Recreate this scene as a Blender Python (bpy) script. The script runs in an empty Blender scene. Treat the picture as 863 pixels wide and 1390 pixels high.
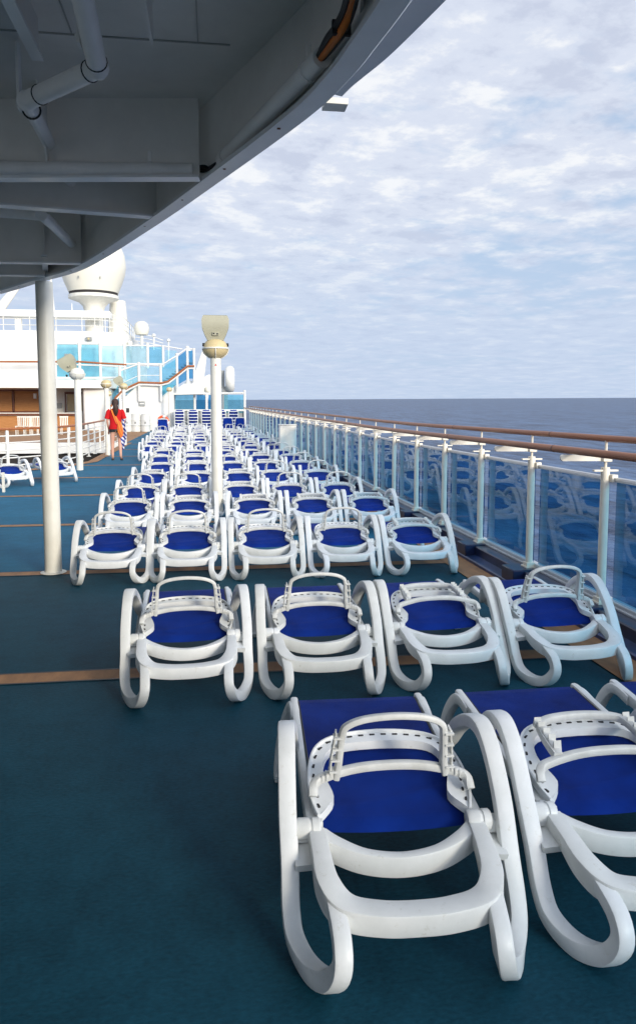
import bpy, math, random
from mathutils import Vector, Matrix
random.seed(7)
R = math.radians
col = bpy.context.scene.collection

# ------------------------------------------------------------------ camera numbers (28 mm lens, eye 1.7 m above the deck)
FPX = 1011.0; PPX, PPY = 431.5, 650.0; EYE = 1.7
PITCH = math.atan(94/1011); YAW = 0.1386
Fv = Vector((math.sin(YAW)*math.cos(PITCH), math.cos(YAW)*math.cos(PITCH), -math.sin(PITCH)))
Rv = Vector((math.cos(YAW), -math.sin(YAW), 0)); Uv = Rv.cross(Fv)
def ray(x, y): return Fv + Rv*((x-PPX)/FPX) - Uv*((y-PPY)/FPX)
def W(x, y, Y):            # world point seen at photo pixel x,y on the plane world-Y = Y
    r = ray(x, y); return Vector((0, 0, EYE)) + r*(Y/r.y)
def Zp(x, y, z):           # world point on a level plane
    r = ray(x, y); return Vector((0, 0, EYE)) + r*((z-EYE)/r.z)

def dz(Y):                 # the deck's sheer: it rises gently going forward
    if Y < 10: return 0.0
    if Y < 14: return 0.013/8*(Y-10)**2
    return 0.013*(Y-12)
def shift(Y):              # the ship's side curves in going forward
    if Y < 10: return 0.0
    if Y < 16: return -0.03/12*(Y-10)**2
    return -0.03*(Y-13)

# ------------------------------------------------------------------ materials
def new_mat(name):
    m = bpy.data.materials.new(name); m.use_nodes = True
    return m, m.node_tree, m.node_tree.nodes['Principled BSDF']
def paint(name, c, rough=0.45, var=0.06, scale=6.0, bump=0.0, bscale=200, spec=0.5, dirt=None, metal=0.0, coord='Object', stretch=(1,1,1), sub=0.0):
    m, t, b = new_mat(name); N = t.nodes; L = t.links
    tc = N.new('ShaderNodeTexCoord'); mp = N.new('ShaderNodeMapping'); mp.inputs['Scale'].default_value = stretch
    L.new(tc.outputs[coord], mp.inputs[0])
    n = N.new('ShaderNodeTexNoise'); n.inputs['Scale'].default_value = scale; n.inputs['Detail'].default_value = 6; n.inputs['Roughness'].default_value = .62
    L.new(mp.outputs[0], n.inputs['Vector'])
    r = N.new('ShaderNodeValToRGB')
    r.color_ramp.elements[0].position = .3; r.color_ramp.elements[1].position = .7
    d = dirt if dirt else tuple(max(0, k*(1-var*2)) for k in c)
    r.color_ramp.elements[0].color = (*d, 1); r.color_ramp.elements[1].color = (*c, 1)
    L.new(n.outputs['Fac'], r.inputs[0]); L.new(r.outputs[0], b.inputs['Base Color'])
    b.inputs['Roughness'].default_value = rough; b.inputs['Metallic'].default_value = metal
    b.inputs['Specular IOR Level'].default_value = spec
    if sub: b.inputs['Subsurface Weight'].default_value = sub
    if bump:
        n2 = N.new('ShaderNodeTexNoise'); n2.inputs['Scale'].default_value = bscale; n2.inputs['Detail'].default_value = 3
        L.new(mp.outputs[0], n2.inputs['Vector'])
        bp = N.new('ShaderNodeBump'); bp.inputs['Strength'].default_value = bump; bp.inputs['Distance'].default_value = .01
        L.new(n2.outputs['Fac'], bp.inputs['Height']); L.new(bp.outputs[0], b.inputs['Normal'])
    return m

M = {}
M['plastic'] = paint('white_resin', (.80,.815,.82), .38, .05, 9, .05, 60, .45, dirt=(.70,.72,.72))
def wear(m, lo=.90, tint=(1,.985,.94)):
    t = m.node_tree; N = t.nodes; L = t.links; b = N['Principled BSDF']; src = b.inputs['Base Color'].links[0].from_socket
    oi = N.new('ShaderNodeObjectInfo'); tc = N.new('ShaderNodeTexCoord')
    n = N.new('ShaderNodeTexNoise'); n.inputs['Scale'].default_value = 28; n.inputs['Detail'].default_value = 8; n.inputs['Roughness'].default_value = .7
    ad = N.new('ShaderNodeVectorMath'); ad.operation = 'ADD'; L.new(tc.outputs['Object'], ad.inputs[0]); L.new(oi.outputs['Location'], ad.inputs[1]); L.new(ad.outputs[0], n.inputs['Vector'])
    r = N.new('ShaderNodeValToRGB'); r.color_ramp.elements[0].position = .28; r.color_ramp.elements[0].color = (.80,.78,.72,1); r.color_ramp.elements[1].position = .40; r.color_ramp.elements[1].color = (1,1,1,1)
    L.new(n.outputs['Fac'], r.inputs[0])
    mx = N.new('ShaderNodeMix'); mx.data_type = 'RGBA'; mx.blend_type = 'MULTIPLY'; mx.inputs[0].default_value = 1; L.new(src, mx.inputs['A']); L.new(r.outputs[0], mx.inputs['B'])
    m2 = N.new('ShaderNodeMix'); m2.data_type = 'RGBA'; m2.blend_type = 'MULTIPLY'; L.new(oi.outputs['Random'], m2.inputs[0]); L.new(mx.outputs['Result'], m2.inputs['A']); m2.inputs['B'].default_value = (lo*tint[0],lo*tint[1],lo*tint[2],1)
    L.new(m2.outputs['Result'], b.inputs['Base Color'])
wear(M['plastic'])
M['hoop'] = paint('aged_resin', (.70,.705,.68), .45, .08, 14, .05, 80, .4, dirt=(.55,.55,.52))
M['slot'] = paint('slot_shadow', (.02,.02,.022), .8)
M['blue'] = None
M['cream'] = paint('cream_paint', (.80,.78,.70), .4, .05, 4, .04, 30, .45, dirt=(.70,.67,.58))
M['post'] = paint('warm_cream_post_paint', (.87,.81,.69), .4, .05, 4, .04, 30, .35, dirt=(.78,.71,.58))
M['white'] = paint('white_ship_paint', (.82,.81,.76), .45, .05, 1.2, .03, 20, .4, dirt=(.74,.72,.66))
M['soffit'] = paint('soffit_grey_paint', (.87,.84,.79), .45, .06, 2.2, .10, 8, .4, dirt=(.74,.71,.66))
M['pipe'] = paint('pipe_grey_paint', (.93,.91,.88), .4, .06, 6, 0, 0, .4, dirt=(.84,.82,.78))
M['flange'] = paint('flange_paint', (.88,.88,.87), .30, .05, 4, 0, 0, .6)
M['rim'] = paint('rim_paint', (.80,.82,.84), .35, .04, 4)
M['black'] = paint('black_rubber', (.012,.012,.013), .5)
M['orange_cable'] = paint('orange_cable', (.75,.20,.02), .5)
M['navy'] = paint('navy_steel_paint', (.010,.022,.085), .32, .15, 5, .1, 20, .5, dirt=(.006,.010,.028))
M['navy2'] = paint('blue_waterway_paint', (.016,.05,.17), .35, .15, 5, .1, 20, .5, dirt=(.010,.022,.06))
M['teak_rail'] = paint('varnished_teak', (.42,.150,.055), .38, .15, 3, .05, 40, .35, dirt=(.28,.090,.030), stretch=(6,.6,6))
M['tan'] = paint('bare_teak_strip', (.42,.22,.10), .7, .1, 3, .1, 60, .3, dirt=(.24,.13,.07), stretch=(3,1,1))
M['alu'] = paint('brushed_aluminium', (.62,.63,.64), .35, .05, 8, 0, 0, .5, metal=.6)
M['dome'] = paint('radome_gelcoat', (.80,.76,.64), .35, .02, 1, 0, 0, .45, dirt=(.77,.73,.61))
M['rust'] = paint('rust_stain', (.16,.05,.015), .9)
M['lamp'] = paint('lamp_beige', (.62,.50,.27), .45, .06, 6, .04, 60, .45, dirt=(.52,.41,.21))
M['lamp_box'] = paint('lamp_box_beige', (.40,.38,.27), .5, .06, 6)
M['wood'] = paint('bar_panel_wood', (.48,.22,.07), .5, .1, 3, 0, 0, .4, dirt=(.36,.15,.04), stretch=(1,1,6))
M['woodd'] = paint('dark_bar_wood', (.17,.055,.025), .4, .1, 3)
M['dark'] = paint('black_and_painted_recess_shade', (.035,.03,.028), .8)  # recess shade painted on the lower bulkhead; plain dark colour on fittings and shoes
M['red'] = paint('red_cotton', (.56,.012,.015), .8, .08, 8, .3, 40, .2)
M['skin'] = paint('skin', (.62,.34,.24), .5, .03, 8, 0, 0, .4, sub=.1)
M['hair'] = paint('brown_hair', (.055,.025,.014), .5, .2, 30, .5, 80, .4, stretch=(6,6,1))
M['barrel'] = paint('barrel_plastic', (.66,.66,.62), .45, .05, 6)
M['buoy'] = paint('lifebuoy_orange', (.85,.11,.02), .5)
M['signred'] = paint('sign_red', (.7,.03,.03), .5)
M['tin'] = paint('fitting_grey', (.30,.31,.30), .45)
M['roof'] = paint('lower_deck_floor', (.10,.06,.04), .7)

def blue_sling():
    m, t, b = new_mat('blue_sling_mesh'); N = t.nodes; L = t.links
    tc = N.new('ShaderNodeTexCoord')
    n = N.new('ShaderNodeTexNoise'); n.inputs['Scale'].default_value = 5; n.inputs['Detail'].default_value = 4
    L.new(tc.outputs['Object'], n.inputs['Vector'])
    r = N.new('ShaderNodeValToRGB'); r.color_ramp.elements[0].position = .3; r.color_ramp.elements[1].position = .72
    r.color_ramp.elements[0].color = (.002,.020,.18,1); r.color_ramp.elements[1].color = (.004,.038,.32,1)
    L.new(n.outputs['Fac'], r.inputs[0]); L.new(r.outputs[0], b.inputs['Base Color'])
    b.inputs['Roughness'].default_value = .6; b.inputs['Specular IOR Level'].default_value = .12
    w1 = N.new('ShaderNodeTexWave'); w1.bands_direction = 'X'; w1.inputs['Scale'].default_value = 220
    w2 = N.new('ShaderNodeTexWave'); w2.bands_direction = 'Y'; w2.inputs['Scale'].default_value = 220
    L.new(tc.outputs['Object'], w1.inputs['Vector']); L.new(tc.outputs['Object'], w2.inputs['Vector'])
    a = N.new('ShaderNodeMath'); a.operation = 'ADD'; L.new(w1.outputs['Fac'], a.inputs[0]); L.new(w2.outputs['Fac'], a.inputs[1])
    n3 = N.new('ShaderNodeTexNoise'); n3.inputs['Scale'].default_value = 4.5; n3.inputs['Distortion'].default_value = 1.2; n3.inputs['Detail'].default_value = 2
    L.new(tc.outputs['Object'], n3.inputs['Vector'])
    s = N.new('ShaderNodeMath'); s.operation = 'MULTIPLY_ADD'; s.inputs[1].default_value = .04; L.new(a.outputs[0], s.inputs[0]); L.new(n3.outputs['Fac'], s.inputs[2])
    bp = N.new('ShaderNodeBump'); bp.inputs['Strength'].default_value = .8; bp.inputs['Distance'].default_value = .03
    L.new(s.outputs[0], bp.inputs['Height']); L.new(bp.outputs[0], b.inputs['Normal'])
    return m
M['blue'] = blue_sling()

def deck_mat(name, ca, cb):
    m, t, b = new_mat(name); N = t.nodes; L = t.links
    tc = N.new('ShaderNodeTexCoord')
    def noise(sc, det=5, st=None):
        n = N.new('ShaderNodeTexNoise'); n.inputs['Scale'].default_value = sc; n.inputs['Detail'].default_value = det; n.inputs['Roughness'].default_value = .65
        if st:
            mp = N.new('ShaderNodeMapping'); mp.inputs['Scale'].default_value = st; L.new(tc.outputs['Object'], mp.inputs[0]); L.new(mp.outputs[0], n.inputs['Vector'])
        else: L.new(tc.outputs['Object'], n.inputs['Vector'])
        return n
    n1 = noise(.9, 8); n2 = noise(60, 6, (.7,1.3,1)); n3 = noise(7, 6)
    r = N.new('ShaderNodeValToRGB'); e = r.color_ramp.elements
    e[0].position = .43; e[0].color = (*ca,1); e[1].position = .76; e[1].color = (*cb,1)
    mx = N.new('ShaderNodeMath'); mx.operation = 'MULTIPLY_ADD'; mx.inputs[1].default_value = .55; L.new(n2.outputs['Fac'], mx.inputs[0])
    m2 = N.new('ShaderNodeMath'); m2.operation = 'MULTIPLY_ADD'; m2.inputs[1].default_value = .3; L.new(n3.outputs['Fac'], m2.inputs[0])
    m3 = N.new('ShaderNodeMath'); m3.operation = 'MULTIPLY'; m3.inputs[1].default_value = .42; L.new(n1.outputs['Fac'], m3.inputs[0])
    L.new(m3.outputs[0], m2.inputs[2]); L.new(m2.outputs[0], mx.inputs[2]); L.new(mx.outputs[0], r.inputs[0])
    L.new(r.outputs[0], b.inputs['Base Color'])
    b.inputs['Roughness'].default_value = .65; b.inputs['Specular IOR Level'].default_value = .16; b.inputs['Specular Tint'].default_value = (.45,.75,1,1)
    bp = N.new('ShaderNodeBump'); bp.inputs['Strength'].default_value = .7; bp.inputs['Distance'].default_value = .004
    L.new(mx.outputs[0], bp.inputs['Height']); L.new(bp.outputs[0], b.inputs['Normal'])
    return m
M['deck'] = deck_mat('teal_deck_painted_shade', (.003,.024,.037), (.009,.066,.100)); M['deck_painted_lit'] = deck_mat('deck_coating_painted_sun', (.006,.066,.118), (.016,.145,.25))  # canopy shade and open sunlight are put into the two deck colours

def glass_mat(name, tint, ior=1.6, body=0.0, bodycol=(0,0,0), extra=0.0):
    m, t, b = new_mat(name); N = t.nodes; L = t.links; N.remove(b); out = N['Material Output']
    tr = N.new('ShaderNodeBsdfTransparent'); tr.inputs[0].default_value = (*tint, 1)
    gl = N.new('ShaderNodeBsdfGlossy'); gl.inputs['Roughness'].default_value = .015; gl.inputs[0].default_value = (.92,.96,1,1)
    tcg = N.new('ShaderNodeTexCoord'); ng = N.new('ShaderNodeTexNoise'); ng.inputs['Scale'].default_value = 2.2; ng.inputs['Detail'].default_value = 7; L.new(tcg.outputs['Object'], ng.inputs['Vector'])
    rg = N.new('ShaderNodeValToRGB'); rg.color_ramp.elements[0].position = .35; rg.color_ramp.elements[0].color = (*[k*.86 for k in tint],1); rg.color_ramp.elements[1].position = .65; rg.color_ramp.elements[1].color = (*[min(1,k*1.08) for k in tint],1)
    L.new(ng.outputs['Fac'], rg.inputs[0]); L.new(rg.outputs[0], tr.inputs[0])
    base = tr
    if body:
        df = N.new('ShaderNodeBsdfDiffuse'); df.inputs[0].default_value = (*bodycol, 1)
        mb = N.new('ShaderNodeMixShader'); mb.inputs[0].default_value = body; L.new(tr.outputs[0], mb.inputs[1]); L.new(df.outputs[0], mb.inputs[2]); base = mb
    ge = N.new('ShaderNodeNewGeometry'); dp = N.new('ShaderNodeVectorMath'); dp.operation = 'DOT_PRODUCT'   # Schlick, the same from both sides
    L.new(ge.outputs['Incoming'], dp.inputs[0]); L.new(ge.outputs['Normal'], dp.inputs[1])
    ab = N.new('ShaderNodeMath'); ab.operation = 'ABSOLUTE'; L.new(dp.outputs['Value'], ab.inputs[0])
    sb_ = N.new('ShaderNodeMath'); sb_.operation = 'SUBTRACT'; sb_.inputs[0].default_value = 1; L.new(ab.outputs[0], sb_.inputs[1])
    pw = N.new('ShaderNodeMath'); pw.operation = 'POWER'; pw.inputs[1].default_value = 4; L.new(sb_.outputs[0], pw.inputs[0])
    ad = N.new('ShaderNodeMath'); ad.operation = 'MULTIPLY_ADD'; ad.inputs[1].default_value = .6; ad.inputs[2].default_value = extra; ad.use_clamp = True; L.new(pw.outputs[0], ad.inputs[0])
    mx = N.new('ShaderNodeMixShader'); L.new(ad.outputs[0], mx.inputs[0]); L.new(base.outputs[0], mx.inputs[1]); L.new(gl.outputs[0], mx.inputs[2])
    L.new(mx.outputs[0], out.inputs[0]); return m
M['glass'] = glass_mat('blue_tinted_rail_glass', (.09,.31,.50), extra=.05)
M['screen'] = glass_mat('cyan_windscreen_glass', (.35,.72,.86), 1.3, .25, (.16,.50,.66), extra=.04)
M['screen_pale'] = glass_mat('pale_windscreen_glass', (.62,.86,.93), 1.35, .22, (.40,.68,.80), extra=.04)
M['screen_deep'] = glass_mat('deep_blue_windscreen_glass', (.12,.42,.68), 1.3, .28, (.03,.24,.46), extra=.04)

def sea_mat():
    m, t, b = new_mat('open_sea'); N = t.nodes; L = t.links
    tc = N.new('ShaderNodeTexCoord')
    def noise(sc, st, det=6):
        mp = N.new('ShaderNodeMapping'); mp.inputs['Scale'].default_value = st; L.new(tc.outputs['Object'], mp.inputs[0])
        n = N.new('ShaderNodeTexNoise'); n.inputs['Scale'].default_value = sc; n.inputs['Detail'].default_value = det; n.inputs['Roughness'].default_value = .6
        L.new(mp.outputs[0], n.inputs['Vector']); return n
    a = noise(.22, (1,.8,1), 8); c = noise(.035, (.6,1,1), 8)
    d = noise(1.0, (.30,.030,1), 5); e_ = noise(1.0, (.09,.006,1), 6)
    ad = N.new('ShaderNodeMath'); ad.operation = 'MULTIPLY_ADD'; ad.inputs[1].default_value = .45; L.new(a.outputs['Fac'], ad.inputs[0]); c4 = N.new('ShaderNodeMath'); c4.operation = 'MULTIPLY'; c4.inputs[1].default_value = .55; L.new(c.outputs['Fac'], c4.inputs[0]); L.new(c4.outputs[0], ad.inputs[2])
    s1 = N.new('ShaderNodeMath'); s1.operation = 'ADD'; L.new(d.outputs['Fac'], s1.inputs[0]); L.new(e_.outputs['Fac'], s1.inputs[1])
    s2 = N.new('ShaderNodeMath'); s2.operation = 'ADD'; L.new(s1.outputs[0], s2.inputs[0]); L.new(ad.outputs[0], s2.inputs[1])
    s3 = N.new('ShaderNodeMath'); s3.operation = 'MULTIPLY'; s3.inputs[1].default_value = .3333; L.new(s2.outputs[0], s3.inputs[0])
    r = N.new('ShaderNodeValToRGB'); e = r.color_ramp.elements; e[0].position = .45; e[1].position = .56
    e[0].color = (.004,.020,.065,1); e[1].color = (.070,.135,.260,1)
    L.new(s3.outputs[0], r.inputs[0]); L.new(r.outputs[0], b.inputs['Base Color'])
    b.inputs['Roughness'].default_value = .32; b.inputs['IOR'].default_value = 1.33; b.inputs['Specular IOR Level'].default_value = .16
    bp = N.new('ShaderNodeBump'); bp.inputs['Strength'].default_value = 1; bp.inputs['Distance'].default_value = 2.2
    L.new(ad.outputs[0], bp.inputs['Height']); L.new(bp.outputs[0], b.inputs['Normal'])
    return m
M['sea'] = sea_mat()

def stripes_mat(name, c1, c2, scale, rot=0.5):
    m, t, b = new_mat(name); N = t.nodes; L = t.links
    tc = N.new('ShaderNodeTexCoord'); mp = N.new('ShaderNodeMapping'); mp.inputs['Rotation'].default_value = (0, rot, 0)
    L.new(tc.outputs['Object'], mp.inputs[0])
    w = N.new('ShaderNodeTexWave'); w.inputs['Scale'].default_value = scale; w.inputs['Distortion'].default_value = 3; w.inputs['Detail Scale'].default_value = .6
    L.new(mp.outputs[0], w.inputs['Vector'])
    r = N.new('ShaderNodeValToRGB'); r.color_ramp.interpolation = 'CONSTANT'; r.color_ramp.elements[1].position = .5
    r.color_ramp.elements[0].color = (*c1,1); r.color_ramp.elements[1].color = (*c2,1)
    L.new(w.outputs['Fac'], r.inputs[0]); L.new(r.outputs[0], b.inputs['Base Color']); b.inputs['Roughness'].default_value = .85
    return m
M['towel'] = stripes_mat('striped_towel', (.03,.05,.30), (.80,.82,.88), 3.4, .9)
M['bag'] = stripes_mat('patterned_bag_cloth', (.80,.24,.03), (.62,.10,.03), 5, .3)

# ------------------------------------------------------------------ mesh builder
def catmull(pts, sub):
    P = [Vector(p) for p in pts]
    if sub <= 1: return P
    out = []
    for i in range(len(P)-1):
        p0 = P[max(i-1,0)]; p1 = P[i]; p2 = P[i+1]; p3 = P[min(i+2,len(P)-1)]
        for k in range(sub):
            t = k/sub
            out.append(.5*((2*p1)+(p2-p0)*t+(2*p0-5*p1+4*p2-p3)*t*t+(3*p1-p0-3*p2+p3)*t**3))
    out.append(P[-1]); return out
class MB:
    def __init__(s): s.v = []; s.f = []; s.m = []
    def add(s, vs, fs, mi=0):
        b = len(s.v); s.v += [tuple(x) for x in vs]
        for f in fs: s.f.append(tuple(b+i for i in f)); s.m.append(mi)
    def box(s, c, size, rz=0, mi=0, mat=None):
        c = Vector(c); hx, hy, hz = (k/2 for k in size)
        rot = mat if mat else Matrix.Rotation(rz, 3, 'Z')
        bv = min(hx,hy,hz)*.12; vs = []; fs = []
        # chamfered box: 24 verts
        idx = {}
        for sx in (-1,1):
            for sy in (-1,1):
                for sz in (-1,1):
                    for ax in range(3):
                        p = [sx*(hx-bv), sy*(hy-bv), sz*(hz-bv)]
                        p[ax] = (sx*hx, sy*hy, sz*hz)[ax]
                        idx[(sx,sy,sz,ax)] = len(vs); vs.append(c + rot @ Vector(p))
        I = idx
        for sg in (-1,1):
            fs.append([I[(sg,a,b,0)] for a,b in ((-1,-1),(1,-1),(1,1),(-1,1))][::sg])
            fs.append([I[(a,sg,b,1)] for a,b in ((-1,-1),(1,-1),(1,1),(-1,1))][::-sg])
            fs.append([I[(a,b,sg,2)] for a,b in ((-1,-1),(1,-1),(1,1),(-1,1))][::sg])
        for a in (-1,1):
            for b in (-1,1):
                fs.append([I[(a,b,-1,0)],I[(a,b,1,0)],I[(a,b,1,1)],I[(a,b,-1,1)]][::a*b])
                fs.append([I[(a,-1,b,0)],I[(a,-1,b,2)],I[(a,1,b,2)],I[(a,1,b,0)]][::a*b])
                fs.append([I[(-1,a,b,1)],I[(1,a,b,1)],I[(1,a,b,2)],I[(-1,a,b,2)]][::a*b])
                for d in (-1,1):
                    fs.append([I[(a,b,d,0)],I[(a,b,d,1)],I[(a,b,d,2)]][::a*b*d])
        s.add(vs, fs, mi)
    def cyl(s, p0, p1, r0, r1=None, n=16, mi=0, caps=True):
        p0 = Vector(p0); p1 = Vector(p1); r1 = r0 if r1 is None else r1
        T = (p1-p0).normalized(); A = Vector((0,0,1)) if abs(T.z) < .9 else Vector((1,0,0))
        S = T.cross(A).normalized(); N = S.cross(T)
        vs = []
        for p, r in ((p0,r0),(p1,r1)):
            for i in range(n):
                a = 2*math.pi*i/n; vs.append(p + (S*math.cos(a)+N*math.sin(a))*r)
        fs = [[i,n+i,n+(i+1)%n,(i+1)%n] for i in range(n)]
        if caps: fs += [list(range(n)), list(range(2*n-1,n-1,-1))]
        s.add(vs, fs, mi)
    def tube(s, pts, r, sub=4, n=10, mi=0):
        P = catmull(pts, sub); rs = r if isinstance(r,(list,tuple)) else None
        T0 = (P[1]-P[0]).normalized(); ref = Vector((0,0,1)) if abs(T0.z) < .8 else Vector((1,0,0))
        vs = []; S = None
        for i, p in enumerate(P):
            T = (P[min(i+1,len(P)-1)]-P[max(i-1,0)]).normalized()
            S = (ref - T*ref.dot(T)).normalized() if S is None else (S - T*S.dot(T)).normalized()
            N = T.cross(S)
            if rs:
                u = i/(len(P)-1)*(len(rs)-1); k = min(int(u), len(rs)-2); rr = rs[k]+(rs[k+1]-rs[k])*(u-k)
            else: rr = r
            for j in range(n):
                a = 2*math.pi*j/n; vs.append(p+(S*math.cos(a)+N*math.sin(a))*rr)
        fs = []
        for i in range(len(P)-1):
            for j in range(n): fs.append([i*n+j, i*n+(j+1)%n, (i+1)*n+(j+1)%n, (i+1)*n+j])
        fs += [list(range(n))[::-1], [(len(P)-1)*n+j for j in range(n)]]
        s.add(vs, fs, mi)
    def sweep(s, pts, w, t, ref=(1,0,0), sub=5, mi=0, rad=.3, closed=False):
        """rounded-rectangle section: w along ref, t across it"""
        P = catmull(pts, sub); ref = Vector(ref); L = len(P)
        def val(q, u):
            if not isinstance(q,(list,tuple)): return q
            u = u*(len(q)-1); k = min(int(u), len(q)-2); return q[k]+(q[k+1]-q[k])*(u-k)
        vs = []; n = 0
        for i, p in enumerate(P):
            T = (P[min(i+1,L-1)]-P[max(i-1,0)]).normalized()
            S = (ref - T*ref.dot(T)).normalized(); N = T.cross(S)
            ww = val(w, i/(L-1))/2; tt = val(t, i/(L-1))/2; r = min(ww,tt)*2*rad
            prof = []
            for qx, qy, a0 in ((1,1,0),(-1,1,90),(-1,-1,180),(1,-1,270)):
                for k in range(3):
                    a = R(a0+k*45); prof.append((qx*(ww-r)+math.cos(a)*r, qy*(tt-r)+math.sin(a)*r))
            n = len(prof)
            for (a, b) in prof: vs.append(p+S*a+N*b)
        fs = []
        for i in range(L-1):
            for j in range(n): fs.append([i*n+j, i*n+(j+1)%n, (i+1)*n+(j+1)%n, (i+1)*n+j])
        fs += [list(range(n))[::-1], [(L-1)*n+j for j in range(n)]]
        s.add(vs, fs, mi)
    def lathe(s, prof, c=(0,0,0), n=28, mi=0, axis='Z', sx=1, sy=1):
        c = Vector(c); vs = []
        for r, z in prof:
            for i in range(n):
                a = 2*math.pi*i/n; p = Vector((math.cos(a)*r*sx, math.sin(a)*r*sy, z))
                if axis == 'X': p = Vector((p.z, p.x, p.y))
                if axis == 'Y': p = Vector((p.y, p.z, p.x))
                vs.append(c+p)
        fs = []
        for k in range(len(prof)-1):
            for i in range(n): fs.append([k*n+i, k*n+(i+1)%n, (k+1)*n+(i+1)%n, (k+1)*n+i])
        fs += [list(range(n))[::-1], [(len(prof)-1)*n+i for i in range(n)]]
        s.add(vs, fs, mi)
    def loft(s, secs, n=20, mi=0, caps=True):      # (cx,cy,cz,rx,ry) ellipse sections stacked
        vs = []
        for cx, cy, cz, rx, ry in secs:
            for i in range(n):
                a = 2*math.pi*i/n; vs.append((cx+math.cos(a)*rx, cy+math.sin(a)*ry, cz))
        fs = []
        for k in range(len(secs)-1):
            for i in range(n): fs.append([k*n+i, k*n+(i+1)%n, (k+1)*n+(i+1)%n, (k+1)*n+i])
        if caps: fs += [list(range(n))[::-1], [(len(secs)-1)*n+i for i in range(n)]]
        s.add(vs, fs, mi)
    def prism(s, poly, off, mi=0):                 # polygon (3D points) extruded by vector off
        n = len(poly); off = Vector(off); P = [Vector(p) for p in poly]
        vs = P+[p+off for p in P]
        fs = [list(range(n))[::-1], list(range(n,2*n))]+[[i,(i+1)%n,n+(i+1)%n,n+i] for i in range(n)]
        s.add(vs, fs, mi)
    def grid(s, fn, nu, nv, mi=0):
        vs = [fn(i/nu, j/nv) for j in range(nv+1) for i in range(nu+1)]
        fs = [[j*(nu+1)+i, j*(nu+1)+i+1, (j+1)*(nu+1)+i+1, (j+1)*(nu+1)+i] for j in range(nv) for i in range(nu)]
        s.add(vs, fs, mi)
    def build(s, name, mats, parent=None, smooth=True, ang=38):
        me = bpy.data.meshes.new(name); me.from_pydata([tuple(v) for v in s.v], [], s.f)
        if not isinstance(mats,(list,tuple)): mats = [mats]
        for m in mats: me.materials.append(m)
        for i, p in enumerate(me.polygons): p.material_index = s.m[i]; p.use_smooth = smooth
        import bmesh
        bm = bmesh.new(); bm.from_mesh(me); bmesh.ops.recalc_face_normals(bm, faces=bm.faces); bm.to_mesh(me); bm.free()
        if smooth: me.set_sharp_from_angle(angle=R(ang))
        o = bpy.data.objects.new(name, me); col.objects.link(o)
        if parent: o.parent = parent
        return o
def tag(o, label=None, cat=None, group=None, kind=None):
    if label: o['label'] = label
    if cat: o['category'] = cat
    if group: o['group'] = group
    if kind: o['kind'] = kind
    return o
def empty(name, loc=(0,0,0), rz=0, label=None, cat=None, group=None):
    o = bpy.data.objects.new(name, None); o.empty_display_size = .1; col.objects.link(o)
    o.location = loc; o.rotation_euler = (0,0,rz); return tag(o, label, cat, group)
def copy_tree(o, parent=None):
    c = o.copy(); col.objects.link(c)
    if parent: c.parent = parent
    for ch in [k for k in bpy.data.objects if k.parent == o]: copy_tree(ch, c)
    return c
def struct(o): o['kind'] = 'structure'; return o
def mirror(pts): return [(-x,y,z) for x,y,z in pts]
def sym(half): return mirror(half)+[p for p in reversed(half)][1:] if abs(half[-1][0]) < 1e-6 else mirror(half)+list(reversed(half))

# ================================================================== THE SETTING
# --- sea
m = MB(); n = 96; rings = [0, 20, 60, 150, 400, 1000, 3000, 9000, 30000]
vs = [(0,0,0)]; fs = []
for r_ in rings[1:]:
    for i in range(n): a = 2*math.pi*i/n; vs.append((math.cos(a)*r_, math.sin(a)*r_, 0))
for i in range(n): fs.append([0, 1+i, 1+(i+1)%n])
for k in range(len(rings)-2):
    for i in range(n): fs.append([1+k*n+i, 1+(k+1)*n+i, 1+(k+1)*n+(i+1)%n, 1+k*n+(i+1)%n])
m.add(vs, fs); sea = struct(m.build('sea', M['sea'], smooth=False)); sea.location = (0,0,-26)
sea.rotation_euler = (R(.78), R(-.42), 0)       # the ship trims and heels a little against the sea

# --- deck sheets
YS = [-14,-6,0,4,8,10,11,12,13,14,16,20]+list(range(22,62,4))
def sheet(name, x0, x1, ys, mat, z=0.0, follow=False, thick=0):
    m = MB(); vs = []
    for Y in ys:
        for X in (x0, x1):
            vs.append((X+(shift(Y) if follow else (shift(Y) if X > 1 else 0)), Y, dz(Y)+z))
    fs = [[2*i,2*i+1,2*i+3,2*i+2] for i in range(len(ys)-1)]
    m.add(vs, fs); return m.build(name, mat, smooth=False)
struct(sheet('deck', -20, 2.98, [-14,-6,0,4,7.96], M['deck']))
struct(sheet('deck', -3.75, 2.98, [7.96]+[y for y in YS if y > 8], M['deck_painted_lit']))
struct(sheet('deck', -20, -3.75, [7.96,10,11,12,13,14,16,19], M['deck_painted_lit']))
# the part of the deck aft of the pool well, rounding the corner of the well
m = MB(); m.add([(-20,19,dz(19)),(-3.75,19,dz(19)),(-3.75,23,dz(23)),(-4.6,21.8,dz(21.8)),(-5.6,20.6,dz(20.6)),(-8,19.3,dz(19.3))],[[0,1,2,3,4,5]]); struct(m.build('deck', M['deck_painted_lit'], smooth=False))
struct(sheet('bar_floor', -24, -3.75, [33.5,38,44,50,58], M['tan']))
m = MB(); m.box((-13.9,33.44,dz(33.5)-.235),(20.2,.12,.46)); struct(m.build('well_coaming', M['white']))
m = MB(); m.box((-3.82,28,-.42),(.1,10.7,.9)); struct(m.build('well_coaming', M['white']))
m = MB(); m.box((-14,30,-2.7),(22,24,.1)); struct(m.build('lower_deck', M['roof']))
m = MB(); m.box((-13.9,33.7,-1.6),(20.2,.1,2.9)); struct(m.build('lower_deck_bulkhead', M['dark']))  # dark colour stands in for the shade on the lower deck
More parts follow.
